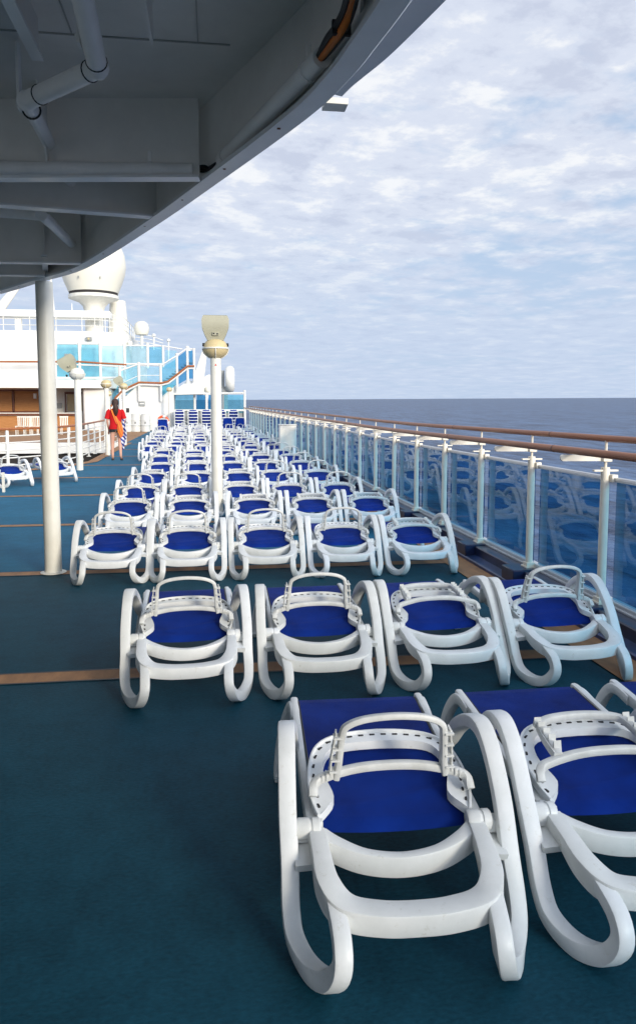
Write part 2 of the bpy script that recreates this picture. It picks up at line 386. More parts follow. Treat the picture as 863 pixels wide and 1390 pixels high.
# teak strips athwart the deck
for i, Y in enumerate([1.6, 4.8, 7.96, 11.31, 14.9, 18.3, 21.7, 25.1, 28.5, 31.9, 35.3, 38.7, 42.1]):
    x0 = -20 if Y < 18.5 else -3.74
    w = .085
    m = MB(); x1 = 2.55+shift(Y)
    m.add([(x0,Y-w,dz(Y-w)+.004),(x1,Y-w,dz(Y-w)+.004),(x1,Y+w,dz(Y+w)+.004),(x0,Y+w,dz(Y+w)+.004)],[[0,1,2,3]])
    for s_ in (-1,1):
        a = Y+s_*(w+.008)
        m.add([(x0,a-.009,dz(a)+.005),(x1,a-.009,dz(a)+.005),(x1,a+.009,dz(a)+.005),(x0,a+.009,dz(a)+.005)],[[0,1,2,3]],1)
    struct(m.build('deck_strip', [M['tan'], M['black']], smooth=False))
YF = [-14,-6,0,3,6,9,10,11,12,13,14,15,16,18,20,23,26,30,34,38,42,46,50,58]
struct(sheet('teak_margin', 2.52, 2.82, YF, M['tan'], .008, True))
# the tan walkway that borders the well
m = MB(); edge = [(-3.75,33),(-3.75,26),(-3.72,23),(-4.15,21.7),(-4.9,20.5),(-5.9,19.7),(-8,18.8),(-12,18.0),(-20,17.6)]
inn = [(-4.05,33),(-4.05,26),(-4.02,23.2),(-4.4,22.0),(-5.1,20.9),(-6.05,20.1),(-8.1,19.25),(-12,18.5),(-20,18.1)]
vs = [(x,y,dz(y)+.012) for x,y in edge]+[(x,y,dz(y)+.012) for x,y in inn]; k = len(edge)
# shift so that the strip sits just inboard of the fence
vs = [(x+.28,y-.12,z) for x,y,z in vs]
m.add(vs, [[i,i+1,k+i+1,k+i] for i in range(k-1)]); struct(m.build('teak_border', M['tan'], smooth=False))
# hull below the deck edge, curb and waterway along the side
def ribbon(name, prof, mat, ys=YF):
    m = MB(); vs = []; n = len(prof)
    for Y in ys:
        for (x, z) in prof: vs.append((x+shift(Y), Y, z+dz(Y)))
    fs = [[i*n+j, i*n+j+1, (i+1)*n+j+1, (i+1)*n+j] for i in range(len(ys)-1) for j in range(n-1)]
    m.add(vs, fs); return m.build(name, mat, ang=30)
struct(ribbon('waterway', [(2.80,.0),(2.80,.035),(2.815,.045),(2.90,.05),(2.925,.06)], M['navy2']))
struct(ribbon('curb', [(2.92,.0),(2.92,.145),(2.93,.155),(3.18,.155),(3.19,.14),(3.19,-.5)], M['navy']))
struct(ribbon('hull_side', [(3.19,-.5),(3.25,-1.2),(3.25,-26)], M['white']))

# ================================================================== RAILING on the starboard side
def path_y(x, z, ys): return [(x+shift(Y), Y, z+dz(Y)) for Y in ys]
rail = empty('glass_railing', (3.05,0,0), 0, 'cream post and blue glass railing with two wooden handrails beside the sea', 'railing')
def loc(pts): return [(x-3.05,y,z) for x,y,z in pts]
yr = [-3,0,3,6,9,10,11,12,13,14,15,16,18,20,23,26,30,34,38,42,44.6]
mm = MB(); mm.tube(loc(path_y(2.735,1.385,yr)), .029, 1, 12)
for Y in (3.0,5.72,8.46,11.2,14): mm.cyl(loc([(2.735+shift(Y),Y,1.385+dz(Y))])[0], loc([(2.735+shift(Y+.02),Y+.02,1.385+dz(Y))])[0], .0305, n=12, mi=1)
mm.build('inner_handrail', [M['teak_rail'], M['woodd']], rail)
mm = MB(); mm.tube(loc(path_y(3.04,1.475,yr)), .026, 1, 12)
for Y in (3.6,6.42,9.2,12,15): mm.cyl(loc([(3.04+shift(Y),Y,1.475+dz(Y))])[0], loc([(3.04+shift(Y+.02),Y+.02,1.475+dz(Y))])[0], .0275, n=12, mi=1)
mm.build('outer_handrail', [M['teak_rail'], M['woodd']], rail)
mm = MB(); mm.sweep(loc(path_y(3.10,1.155,yr)), .05, .035, (1,0,0), 1, rad=.15)
mm.build('glass_top_rail', M['alu'], rail)
mm = MB(); mm.sweep(loc(path_y(3.10,.185,yr)), .07, .05, (1,0,0), 1, rad=.15); mm.sweep(loc(path_y(3.065,.165,yr)), .03, .02, (1,0,0), 1, rad=.15)
mm.build('glass_bottom_rail', M['alu'], rail)
posts = [5.45+1.37*k for k in range(-6, 29)]
pm = MB()
pm.tube([(0,0,.155),(0,0,.6),(0,0,1.25)], .034, 1, 14)
pm.box((0,0,.172),(.11,.14,.022)); pm.box((0,0,.20),(.085,.10,.035))
pm.cyl((0,0,1.24),(0,0,1.46),.011,n=8)
pmm = pm.build('post', M['post'], rail)
am = MB()   # arm to the inner handrail
am.prism([(.035,-.012,1.30),(.035,-.012,1.345),(-.36,-.012,1.352),(-.375,-.012,1.34),(-.375,-.012,1.315),(-.36,-.012,1.302)], (0,.024,0))
am.box((0,0,1.325),(.075,.07,.06))
am.box((.0,-.0,1.225),(.20,.035,.014)); am.box((.05,-.03,1.165),(.05,.06,.06))
am0 = am.build('arm', M['post'], pmm)
ped = MB(); ped.box((-.10,.0,.09),(.24,.30,.16)); ped0 = ped.build('pedestal', M['navy'], pmm)
first = True
for Y in posts:
    if Y > 44.5: continue
    if first: p = pmm; first = False
    else:
        p = pmm.copy(); col.objects.link(p); p.parent = rail
        for ch in (am0, ped0): c = ch.copy(); col.objects.link(c); c.parent = p
    p.location = (shift(Y)-.0, Y, dz(Y)); p.location.x += 3.03-3.05
for k in range(len(posts)-1):
    a, b = posts[k]+.05, posts[k+1]-.05
    if b > 44: break
    m = MB(); m.add([(3.10+shift(a)-3.05,a,.2+dz(a)),(3.10+shift(b)-3.05,b,.2+dz(b)),(3.10+shift(b)-3.05,b,1.14+dz(b)),(3.10+shift(a)-3.05,a,1.14+dz(a))],[[0,1,2,3]])
    m.build('glass_pane', M['glass'], rail, smooth=False)

# ================================================================== SUN LOUNGER
def half_strip(outer, inner, z0, slope, th, m, mi=0):
    """U shaped plate between two outlines lying on an inclined plane"""
    o = [(-x,y) for x,y in outer]+[(x,y) for x,y in reversed(outer)][1:]
    i = [(-x,y) for x,y in inner]+[(x,y) for x,y in reversed(inner)][1:]
    n = len(o); vs = []
    for (x,y) in o: vs.append((x,y,z0+(y-.3)*slope))
    for (x,y) in i: vs.append((x,y,z0+(y-.3)*slope+.006))
    for (x,y) in o: vs.append((x,y,z0+(y-.3)*slope-th))
    for (x,y) in i: vs.append((x,y,z0+(y-.3)*slope-th))
    fs = []
    for k in range(n-1):
        fs += [[k,k+1,n+k+1,n+k],[2*n+k,3*n+k,3*n+k+1,2*n+k+1],[k,2*n+k,2*n+k+1,k+1],[n+k,n+k+1,3*n+k+1,3*n+k]]
    fs += [[0,n,3*n,2*n],[n-1,3*n-1,4*n-1,2*n-1]]
    m.add(vs, fs, mi)
def smooth2(p, sub=4):
    return [(v.x, v.y) for v in catmull([(x,y,0) for x,y in p], sub)]
OUT = smooth2([(.262,.325),(.282,.40),(.285,.48),(.272,.56),(.245,.625),(.19,.668),(.10,.690),(0,.697)])
INN = smooth2([(.248,.335),(.207,.385),(.205,.42),(.226,.49),(.226,.545),(.205,.60),(.165,.628),(.09,.640),(0,.644)])
k_ = min(len(OUT), len(INN))
def resample(p, n):
    L = [0]
    for a, b in zip(p, p[1:]): L.append(L[-1]+math.hypot(b[0]-a[0], b[1]-a[1]))
    out = []
    for i in range(n):
        s_ = L[-1]*i/(n-1); j = 0
        while j < len(L)-2 and L[j+1] < s_: j += 1
        u = (s_-L[j])/max(1e-9, L[j+1]-L[j]); out.append((p[j][0]+(p[j+1][0]-p[j][0])*u, p[j][1]+(p[j+1][1]-p[j][1])*u))
    out[-1] = (0, p[-1][1]); return out
OUT = resample(OUT, 26); INN = resample(INN, 26)
RAILP = [(.312,.84,.318),(.322,.80,.36),(.338,.735,.445),(.352,.64,.508),(.360,.54,.532),(.364,.46,.510),(.367,.38,.445),(.369,.30,.345),(.366,.225,.225),(.367,.165,.125),(.356,.105,.056),(.316,.015,.026),(.268,-.068,.050),(.238,-.108,.115),(.234,-.080,.180),(.244,.02,.226),(.256,.12,.256),(.272,.24,.280)]
def lounger_base(root):
    m = MB()
    f = sym([(.272,.29,.285),(.268,.18,.268),(.257,.075,.238),(.212,.005,.210),(.11,-.020,.198),(0,-.026,.196)])
    m.sweep(f, [.05,.055,.066,.070,.070,.070,.070,.070,.066,.055,.05], [.055,.060,.072,.082,.080,.078,.080,.082,.072,.060,.055], (0,0,1), 6, rad=.11)
    f = sym([(.262,.285,.266),(.21,.245,.252),(.12,.205,.234),(0,.190,.226)])
    m.sweep(f, .072, [.055,.050,.040,.036,.040,.050,.055], (0,0,1), 6, rad=.14)
    for s_ in (-1,1):
        m.sweep([(s_*.288,.28,.285),(s_*.290,.60,.305),(s_*.290,.95,.335),(s_*.290,1.20,.352),(s_*.288,1.25,.352)], .034, .055, (1,0,0), 3)
    m.sweep([(-.28,1.235,.335),(0,1.235,.328),(.28,1.235,.335)], .04, .03, (0,0,1), 3)
    m.sweep([(-.28,.70,.29),(0,.70,.275),(.28,.70,.29)], .045, .03, (0,0,1), 3)
    for s_ in (-1,1): m.box((s_*.322,.305,.285),(.06,.05,.045)); m.prism([(s_*.268,.30,.268),(s_*.268,.17,.258),(s_*.268,.185,.228),(s_*.268,.25,.222)],(s_*.082,.012,-.012))
    m.build('frame', M['plastic'], root)
    for s_ in (-1,1):
        m = MB(); m.sweep([(s_*x,y,z) for x,y,z in RAILP], [.048,.055,.062,.064,.064,.062,.060,.060,.060,.058,.056,.055,.055,.055,.055,.052,.048,.04], [.035,.04,.046,.048,.048,.046,.044,.046,.050,.055,.058,.060,.060,.058,.055,.048,.042,.04], (1,0,0), 5, rad=.17)
        a = m.build('armrest', M['plastic'], root)
        g = MB(); g.cyl((s_*.314,.015,.012),(s_*.314,.015,-.001),.010,n=10); g.build('foot_pad', M['hoop'], a)
        m = MB(); m.sweep([(s_*.292,1.08,.34),(s_*.294,1.19,.352),(s_*.303,1.255,.325),(s_*.328,1.295,.235),(s_*.352,1.285,.12),(s_*.362,1.24,.03),(s_*.358,1.20,.012)], .045, [.05,.05,.055,.055,.05,.045,.03], (1,0,0), 5)
        m.build('leg', M['plastic'], root)
        m = MB(); m.lathe([(.001,-.05),(.030,-.048),(.036,-.04),(.036,-.006),(.031,-.003),(.031,.003),(.036,.006),(.036,.028),(.030,.034),(.001,.036)], (s_*.292,.305,.298), 16, axis='X'); m.box((s_*.275,.325,.295),(.05,.05,.05))
        m.build('hinge', M['plastic'], root)
    m = MB()
    def seat(u, v):
        x = -.268+.536*u; y = .56+.695*v; z = .312+(y-.42)*.062
        e = 1-(2*u-1)**2; z += .010-.016*e*math.sin(math.pi*min(1,max(0,v)))
        if v > .97: z -= .012
        return (x, y, z)
    m.grid(seat, 12, 14)
    for s_ in (-1,1): m.sweep([(s_*.2685,.56,.332),(s_*.2685,.85,.347),(s_*.2685,1.22,.366)], .006, .012, (1,0,0), 2, mi=1)
    m.build('seat_sling', [M['blue'], M['black']], root)
def back_parts(root):
    """backrest folded flat, face down on the seat"""
    m = MB(); half_strip(OUT, INN, .318, .33, .026, m)
    # slots and raised rim
    rim = [((a[0]*.97, a[1]-.004 if a[1] < .65 else a[1]-.010)) for a in OUT]
    for sgn in (-1,1):
        for kk in range(2, 25, 2):
            (x0,y0),(x1,y1) = OUT[kk], OUT[kk+1] if kk+1 < 26 else OUT[kk]
            tx, ty = x1-x0, y1-y0; L_ = math.hypot(tx,ty) or 1; nx, ny = ty/L_, -tx/L_
            cx, cy = x0 + (INN[kk][0]-OUT[kk][0])*.3, y0 + (INN[kk][1]-OUT[kk][1])*.3
            z = .318+(cy-.3)*.33+.0005
            ang = math.atan2(ty, sgn*tx)
            m.box((sgn*cx, cy, z+.001), (.020,.0075,.006), ang, mi=1)
    m.sweep([(x,y,.318+(y-.3)*.33+.004) for x,y in [(-a,b) for a,b in OUT]+[(a,b) for a,b in reversed(OUT)][1:]], .014, .010, (0,0,1), 1)
    fr = m.build('backrest_frame', [M['plastic'], M['slot']], root)
    m = MB()
    def bs(u, v):
        x = (-.245+.49*u)*(1-.10*v**3); y = .315+.345*v; z = .318+(y-.3)*.33-.030
        e = 1-(2*u-1)**2; z -= .012*e
        z += .005*math.exp(-((y-.43-.18*x)/.018)**2) - .004*math.exp(-((y-.50+.10*x)/.03)**2)
        if v < .12: z -= (.12-v)*.16; y += (.12-v)*.05
        return (x, y, z)
    m.grid(bs, 18, 30); m.build('backrest_sling', M['blue'], root)
def hoop_part(root, down=False, tilt=0.0):
    m = MB()
    def T(p):                       # rotate the hoop about its pivot line
        x, y, z = p; py, pz = .405, .405; a = tilt
        if down: return p
        dy, dz_ = y-py, z-pz; return (x, py+dy*math.cos(a)-dz_*math.sin(a), pz+dy*math.sin(a)+dz_*math.cos(a))
    bar = sym([(.276,.375,.372),(.268,.40,.405),(.23,.412,.422),(.12,.42,.444),(0,.422,.450)])
    m.sweep([T(p) for p in bar], .030, .032, (0,0,1), 5)
    if not down:
        arch = sym([(.192,.418,.418),(.186,.405,.47),(.182,.39,.53),(.176,.372,.595),(.158,.362,.626),(.10,.352,.650),(0,.346,.660)])
        m.sweep([T(p) for p in arch], [.046,.046,.044,.04,.036,.034,.034,.034,.036,.04,.044,.046,.046], [.022]*9, (.0,-1,0.2), 5)
        for s_ in (-1,1):
            for k, (y,z) in enumerate(((.410,.45),(.400,.495),(.388,.54),(.376,.585))):
                m.box(T((s_*(.205-.004*k), y-.008, z)), (.030,.040,.007), 0)
            m.sweep([T((s_*(.214),.412,.425)), T((s_*.212,.398,.50)), T((s_*.198,.375,.60))], .03, .006, (0,-1,0.2), 3)
            for k in range(3): m.box(T((s_*(.228+.015*k),.408,.428-.007*k)), (.005,.034,.024), 0)
    else:
        arch = sym([(.192,.42,.44),(.186,.47,.452),(.182,.53,.462),(.176,.60,.472),(.158,.632,.476),(.10,.655,.48),(0,.664,.482)])
        m.sweep(arch, .030, .034, (0,0,1), 5)
        for s_ in (-1,1):
            for k, y in enumerate((.44,.485,.53,.575,.61)):
                m.prism([(s_*.17,y,.445+.1*(y-.42)),(s_*.17,y+.022,.448+.1*(y-.42)),(s_*.17,y+.008,.485+.1*(y-.42))],(s_*.028,0,0))
            m.sweep([(s_*.206,.42,.44),(s_*.203,.52,.455),(s_*.19,.61,.468)], .03, .006, (0,0,1), 3)
    return m.build('support_hoop', M['hoop'], root)
def make_lounger(down=False, tilt=0.0):
    root = empty('sun_lounger'); tag(root, 'x', 'sun lounger', 'folded white sun loungers with blue slings')
    lounger_base(root); back_parts(root); hoop_part(root, down, tilt); return root
protoU = make_lounger(False, 0.0); protoD = make_lounger(True); protoT = make_lounger(False, -.55)
used = {'U':False,'D':False,'T':False}; PR = {'U':protoU,'D':protoD,'T':protoT}
def place(kind, x, y, rz, label):
    o = PR[kind]
    if used[kind]: o = copy_tree(o)
    used[kind] = True
    o.location = (x, y, dz(y)+.001); o.rotation_euler = (math.atan(dz(y+.8)-dz(y)) if y > 10 else 0, 0, rz); o['label'] = label
    return o
HN = {'U':'hoop up','D':'hoop folded flat','T':'hoop leaning'}
ORD = ['first','second','third','fourth','fifth','sixth','seventh']
def nth(i, n): return 'leftmost' if i == 0 else ('rightmost' if i == n-1 else ORD[i]+' from left')
rowsd = []
rowsd.append((2.045, [(.582,-.045,'U',0),(1.42,.0,'D',.0),(2.20,-.01,'U',.02)]))
rowsd.append((4.262, [(-.17,.03,'U',0),(.645,.0,'U',0),(1.467,.03,'D',.03),(2.26,.04,'U',0)]))
rowsd.append((7.38, [(-1.03,.0,'U',0),(-.275,.01,'U',0),(.53,.0,'U',0),(1.34,-.01,'U',0),(2.16,.03,'D',0)]))
rowsd.append((9.98, [(-1.15,.0,'U',0),(-.34,.01,'D',0),(.54,-.02,'D',0),(1.38,.02,'D',.0),(2.2,.02,'D',0)]))
rowsd.append((11.85, [(-1.17,.02,'U',0),(-.42,.01,'U',0),(.42,-.02,'D',0),(1.24,.02,'U',0),(2.06,.02,'U',0)]))
Yc = 14.25; rr = 5
random.seed(11)
while Yc < 43:
    xs = [-1.13+.81*k for k in range(5)] if Yc < 22 else ([-1.62+.78*k for k in range(6)] if Yc < 39 else [-1.5+.8*k for k in range(4)])
    row = []
    for x in xs:
        if Yc > 36.5 and x < -1.2: continue
        if Yc > 38 and x > .6: continue
        row.append((x+shift(Yc)+random.uniform(-.035,.035), random.uniform(-.09,.09), random.choice('UUDDT'), random.uniform(-.18,.18)))
    rowsd.append((Yc, row)); Yc += random.uniform(2.05,2.35); rr += 1
ROWN = ['front','second','third','fourth','fifth','sixth','seventh','eighth','ninth','tenth','eleventh','twelfth','thirteenth','fourteenth','fifteenth','sixteenth','seventeenth','eighteenth','nineteenth','twentieth','twenty first']
for ri, (Y, row) in enumerate(rowsd):
    n = len(row)
    for i, (x, rz, kd, dy) in enumerate(row):
        lab = '%s lounger of the %s row, counted from the camera, %s' % (nth(i,n), ROWN[ri] if ri else 'nearest', HN[kd])
        place(kd, x, Y+dy, rz, lab)
# loungers by the inner fence on the left
for (x, y, rz, kd, lab) in [(-4.12,16.45,-.62,'U','white sun lounger by the left fence, its support hoop standing up'),
                        (-3.35,17.25,-.62,'D','white sun lounger partly behind the cream pillar by the left fence'),
                        (-5.1,15.85,-.62,'D','white sun lounger cut off by the left edge of the picture')]:
    o = place(kd, x, y, -rz, lab); o['group'] = 'loungers along the left fence'

# --- loungers with the backrest raised
def raised(x, y, label):
    root = empty('sun_lounger', (x,y,dz(y)+.001), 0, label, 'sun lounger', 'sun loungers with raised blue backs')
    lounger_base(root)
    m = MB()
    for s_ in (-1,1): m.sweep([(s_*.27,.30,.30),(s_*.268,.20,.62),(s_*.24,.14,.86),(s_*.20,.13,.93)], .03, .03, (1,0,0), 4)
    m.sweep([(-.20,.13,.93),(0,.125,.95),(.20,.13,.93)], .03, .03, (0,1,0), 4); m.build('backrest_frame', M['plastic'], root)
    m = MB(); m.grid(lambda u,v:(-.25+.5*u+(.5-u)*.08*v, .27-.155*v-.01, .34+.58*v), 8, 8); m.build('backrest_sling', M['blue'], root)
    m = MB(); m.sweep(sym([(.10,.02,.35),(.11,.03,.56),(.08,.04,.60),(0,.04,.61)]), .025, .02, (0,1,0), 4); m.build('support_hoop', M['hoop'], root)
    return root
def gx(px, Y): return W(px, 560, Y).x
raised(gx(309,38.6), 38.6, 'sun lounger with raised blue back right of the tall lamp post')
raised(gx(326,38.6), 38.6, 'sun lounger with raised blue back next to the end of the railing')
raised(gx(220.5,36), 36, 'sun lounger with raised back below the orange lifebuoy')

# --- stacked loungers at the far end
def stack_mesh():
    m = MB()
    m.sweep(sym([(.24,.06,.165),(.235,-.02,.15),(.18,-.05,.145),(0,-.055,.142)]), .045, .04, (0,0,1), 3)
    m.add([(-.235,.16,.0),(.235,.16,.0),(.235,.16,.168),(-.235,.16,.168)],[[0,1,2,3]],1)  # sling-coloured sheet standing in for the dark shade between stacked frames
    for s_ in (-1,1):
        m.sweep([(s_*.26,.05,.15),(s_*.26,.7,.16),(s_*.26,1.2,.165)], .035, .045, (1,0,0), 2)
        m.sweep([(s_*.27,.05,.0),(s_*.275,0,.09),(s_*.27,.05,.19)], .05, .05, (1,0,0), 3)
    m.grid(lambda u,v:(-.26+.52*u,.2+v,.175), 3, 4, 1)
    m.add([(-.20,.02,.172),(.20,.02,.172),(.18,.10,.235),(-.18,.10,.235)],[[0,1,2,3]],1)
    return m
proto = None
SN = ['leftmost stack','second stack from the left','third stack from the left','stack half hidden by the tall lamp post','rightmost stack beside the railing end']
LV = ['bottom','second lowest','third lowest','middle','third highest','second highest','top']
for si, px in enumerate((243.5,262,280,300,317)):
    Y = 43.6
    for k in range(7):
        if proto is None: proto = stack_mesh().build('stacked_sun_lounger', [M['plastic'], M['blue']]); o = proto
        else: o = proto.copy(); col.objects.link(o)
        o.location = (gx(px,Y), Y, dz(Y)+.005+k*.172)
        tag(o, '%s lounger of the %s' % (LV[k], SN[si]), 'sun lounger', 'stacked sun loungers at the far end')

# ================================================================== OVERHEAD CANOPY (underside of the deck above)
H = 2.98; HP = 3.42
can = empty('overhead_deck', (-1.7,7.9,0), 0, 'grey steel underside of the curved deck overhang above', 'canopy')
def rel(p): return (p[0]+1.7, p[1]-7.9, p[2])
curve = [(-30,9.2),(-20,10.9),(-12,12.6),(-8.5,12.9),(-6.2,12.2),(-4.6,11.2),(-3.3,10.0),(-2.35,8.90),(-1.69,7.98),(-1.11,7.14),(-.40,5.53),(.05,4.41),(.43,3.42),(.55,2.99),(.60,2.70),(.645,2.38),(.73,1.6),(.82,.6),(.9,-1),(.92,-1.4),(.93,-2.0)]
cv = [Vector((v.x,v.y,0)) for v in catmull([(a,b,0) for a,b in curve], 5)]
def offs(d):
    out = []
    for i, p in enumerate(cv):
        T = (cv[min(i+1,len(cv)-1)]-cv[max(i-1,0)]).normalized(); Nn = Vector((T.y,-T.x,0))   # inboard side is to the right when going aft
        out.append(p+Nn*d)
    return out
def band(prof, name, mat, mi=0, ang=30):       # profile (inboard distance, z)
    m = MB(); cols = [offs(d) for d, z in prof]; n = len(prof); vs = []
    for i in range(len(cv)):
        for j, (d, z) in enumerate(prof): vs.append(rel((cols[j][i].x, cols[j][i].y, z)))
    fs = [[i*n+j,i*n+j+1,(i+1)*n+j+1,(i+1)*n+j] for i in range(len(cv)-1) for j in range(n-1)]
    m.add(vs, fs); return m.build(name, mat, can, ang=ang)
band([(.105,H+.022),(.105,H),(.012,H),(.0,H+.012)], 'ring_flange', M['flange'])
band([(.0,H+.012),(.0,HP),(-.0,HP+.02)], 'ring_fascia', M['rim'])
band([(.05,H+.004),(.06,HP)], 'ring_web', M['soffit'])
zr_ = H+.22; go = [Zp(x,y,zr_) for x,y in ((464,131),(476,119),(489,108),(520,83),(550,55),(605,0),(640,-38))]+[Vector((1.10,1.1,zr_)),Vector((1.3,-.6,zr_)),Vector((1.35,-2.0,zr_))]
go = catmull(go, 4); m = MB(); vs = []
for p in go:
    q = min(cv, key=lambda c: (c-Vector((p.x,p.y,0))).length); d_ = .01
    vs += [rel((q.x-.02,q.y,zr_)), rel((p.x,p.y,zr_)), rel((p.x,p.y,zr_+.10)), rel((q.x-.02,q.y,zr_+.11))]
m.add(vs, [[4*i+j,4*i+j+1,4*i+5+j,4*i+4+j] for i in range(len(go)-1) for j in range(3)]); m.build('rain_gutter', M['rim'], can, ang=30)
# plate
m = MB(); pl = offs(.06); vs = [rel((p.x,p.y,HP)) for p in pl]+[rel((-30,-2.0,HP))]; m.add(vs, [list(range(len(vs)))])
vs2 = [rel((p.x,p.y,HP+.30)) for p in offs(-.05)]+[rel((-30,-2.0,HP+.30))]; m.add(vs2, [list(range(len(vs2)))])
m.build('plate', M['soffit'], can, smooth=False)
def inner_x(Y):                                 # ring position at given Y
    best = min(cv, key=lambda p: abs(p.y-Y) + (0 if p.x > -8 else 9)); return best.x
def beam(p0, p1, zb, zt, fw, name='beam', wt=.012):
    p0 = Vector(p0); p1 = Vector(p1); d = (p1-p0).normalized(); nn = Vector((-d.y,d.x,0)); m = MB()
    a = Vector((p0.x,p0.y,0)); b = Vector((p1.x,p1.y,0))
    m.prism([rel((*(a+nn*wt/2).xy,zb+.012)), rel((*(b+nn*wt/2).xy,zb+.012)), rel((*(b+nn*wt/2).xy,zt)), rel((*(a+nn*wt/2).xy,zt))], tuple(-nn*wt))
    if fw: m.prism([rel((*(a+nn*fw/2).xy,zb)), rel((*(b+nn*fw/2).xy,zb)), rel((*(b-nn*fw/2).xy,zb)), rel((*(a-nn*fw/2).xy,zb))], (0,0,.014), 1)
    return m.build(name, [M['soffit'], M['flange']], can, smooth=False)
beam((-7.2,5.42),(-.06,4.36), H+.004, HP, .085)
beam((-7.2,4.1),(-.36,5.26), H+.004, HP, .085)
beam((-8.5,7.45),(-1.14,6.98), H+.004, HP, .085)
beam((-8.5,7.95),(-1.6,7.66), H+.004, HP, .07)
beam((-1.45,6.95),(-1.62,7.8), H+.06, HP, .05)
for x, y0, y1, zb in ((-.235,-1.9,3.33,3.20),(-.75,-1.9,3.6,3.24),(-1.15,-1.9,4.0,3.24),(-1.55,-1.9,4.1,3.26),(.30,-1.9,2.4,3.24)):
    beam((x,y0),(x,y1), zb, HP, .0 if x > -.3 else .05, 'stiffener')
beam((-.24,2.72),(.46,2.70), 3.24, HP, .0, 'stiffener')
beam((.40,2.0),(.56,2.85), 3.10, HP, .0, 'stiffener')
# weld seams of the plate
m = MB()
for x in (-.05,-.55,-.62,-1.35,-2.0,-2.7):
    m.box(rel((x,.9,HP-.003)),(.006,5.6,.008))
m.box(rel((-3.4,3.72,HP-.003)),(7,.006,.008)); m.build('weld_seam', paint('weld_seam_paint', (.48,.47,.44), .6), can)
m = MB(); random.seed(3)
for k in range(9):
    px_ = random.uniform(2,150); q = Zp(px_, 224, 3.085); m.box(rel((q.x,q.y-.004,3.083+random.uniform(-.004,.004))),(random.uniform(.01,.06),.004,random.uniform(.004,.010)))
for k in range(8):
    q = cv[min(len(cv)-1, 38+k*3)]; m.box(rel((q.x-.06,q.y-.05,H-.0005)),(random.uniform(.006,.02),random.uniform(.006,.02),.002))
m.build('rust_spot', M['rust'], can)
for (x, y) in ((-.9,4.46),(-1.9,4.60),(-3.1,4.78)):
    m = MB(); m.prism([rel((x,y-.0,H+.02)),rel((x,y-.22,HP)),rel((x,y,HP))],(.01,0,0)); m.build('gusset', M['soffit'], can, smooth=False)
# unseen wall added behind the camera to keep low sun off the near deck
m = MB(); m.box((-9,-9,2.6),(25.2,.2,5.2)); m.box((-5,-8.87,1.2),(1.1,.08,2.2),mi=1); m.box((-2,-8.87,1.6),(1.4,.08,1.0),mi=1)
tag(m.build('unseen_sun_block_wall', [M['white'], M['tin']]), 'unseen white wall added behind the nearest loungers to block low sun', 'wall')

m = MB(); m.box((-5.6,2.8,1.48),(.2,19.6,2.96))  # unseen white wall, added to bounce light onto the overhead deck's underside
for k in range(5): m.box((-5.49,-4.5+3.6*k,1.65),(.05,1.5,.9),mi=1); m.box((-5.49,-4.5+3.6*k,2.13),(.09,1.6,.05)); m.box((-5.49,-4.5+3.6*k,1.17),(.09,1.6,.05))
m.box((-5.49,2.8,.12),(.06,19.5,.22),mi=2)
tag(m.build('unseen_bounce_wall', [M['white'], M['tin'], M['navy']]), 'unseen white wall with windows, added left of the nearest deck to bounce light', 'wall')
# pipes under the plate
def pz(x, y, z): return Zp(x, y, z)
pr = empty('drain_pipe', pz(135,90,3.12), 0, 'grey zigzag drain pipe hanging under the overhead deck', 'pipe')
o0 = pz(135,90,3.12)
A_, B_, C_, D_ = pz(100,-60,3.16), pz(133,92,3.10), pz(37,137,3.10), pz(78,216,3.22)
m = MB()
m.tube([(A_-o0), (B_-o0)], .041, 1, 16); m.tube([(B_-o0), (C_-o0)], .041, 1, 16); m.tube([(C_-o0), (D_-o0)], .036, 1, 16)
for q in (B_, C_): m.lathe([(.001,-.047),(.025,-.04),(.042,-.018),(.047,0),(.042,.018),(.025,.04),(.001,.047)], q-o0, 16)
m.build('pipe', M['pipe'], pr)
m = MB()
for a, b, t_ in ((A_,B_,.93),(B_,C_,.10),(B_,C_,.80),(C_,D_,.12)):
    q = a.lerp(b, t_)-o0; d = (b-a).normalized(); m.cyl(q-d*.002, q+d*.002, .0445, n=18)
m.build('joint_ring', M['black'], pr)
for q in (A_.lerp(B_,.74)-o0, C_.lerp(D_,.1)-o0): m = MB(); m.box(q+Vector((-.05,0,.14)),(.012,.06,.30)); m.box(q+Vector((-.02,0,.02)),(.09,.02,.02)); m.build('hanger', M['pipe'], pr)
# round patch plate
q = pz(63,187,HP-.012); m = MB(); m.lathe([(.001,-.006),(.118,-.006),(.122,0),(.122,.01)], (0,0,0), 36); o = m.build('round_cover_plate', M['pipe']); o.location = q
tag(o, 'round grey cover plate on the ceiling where the drain pipe ends', 'cover plate')
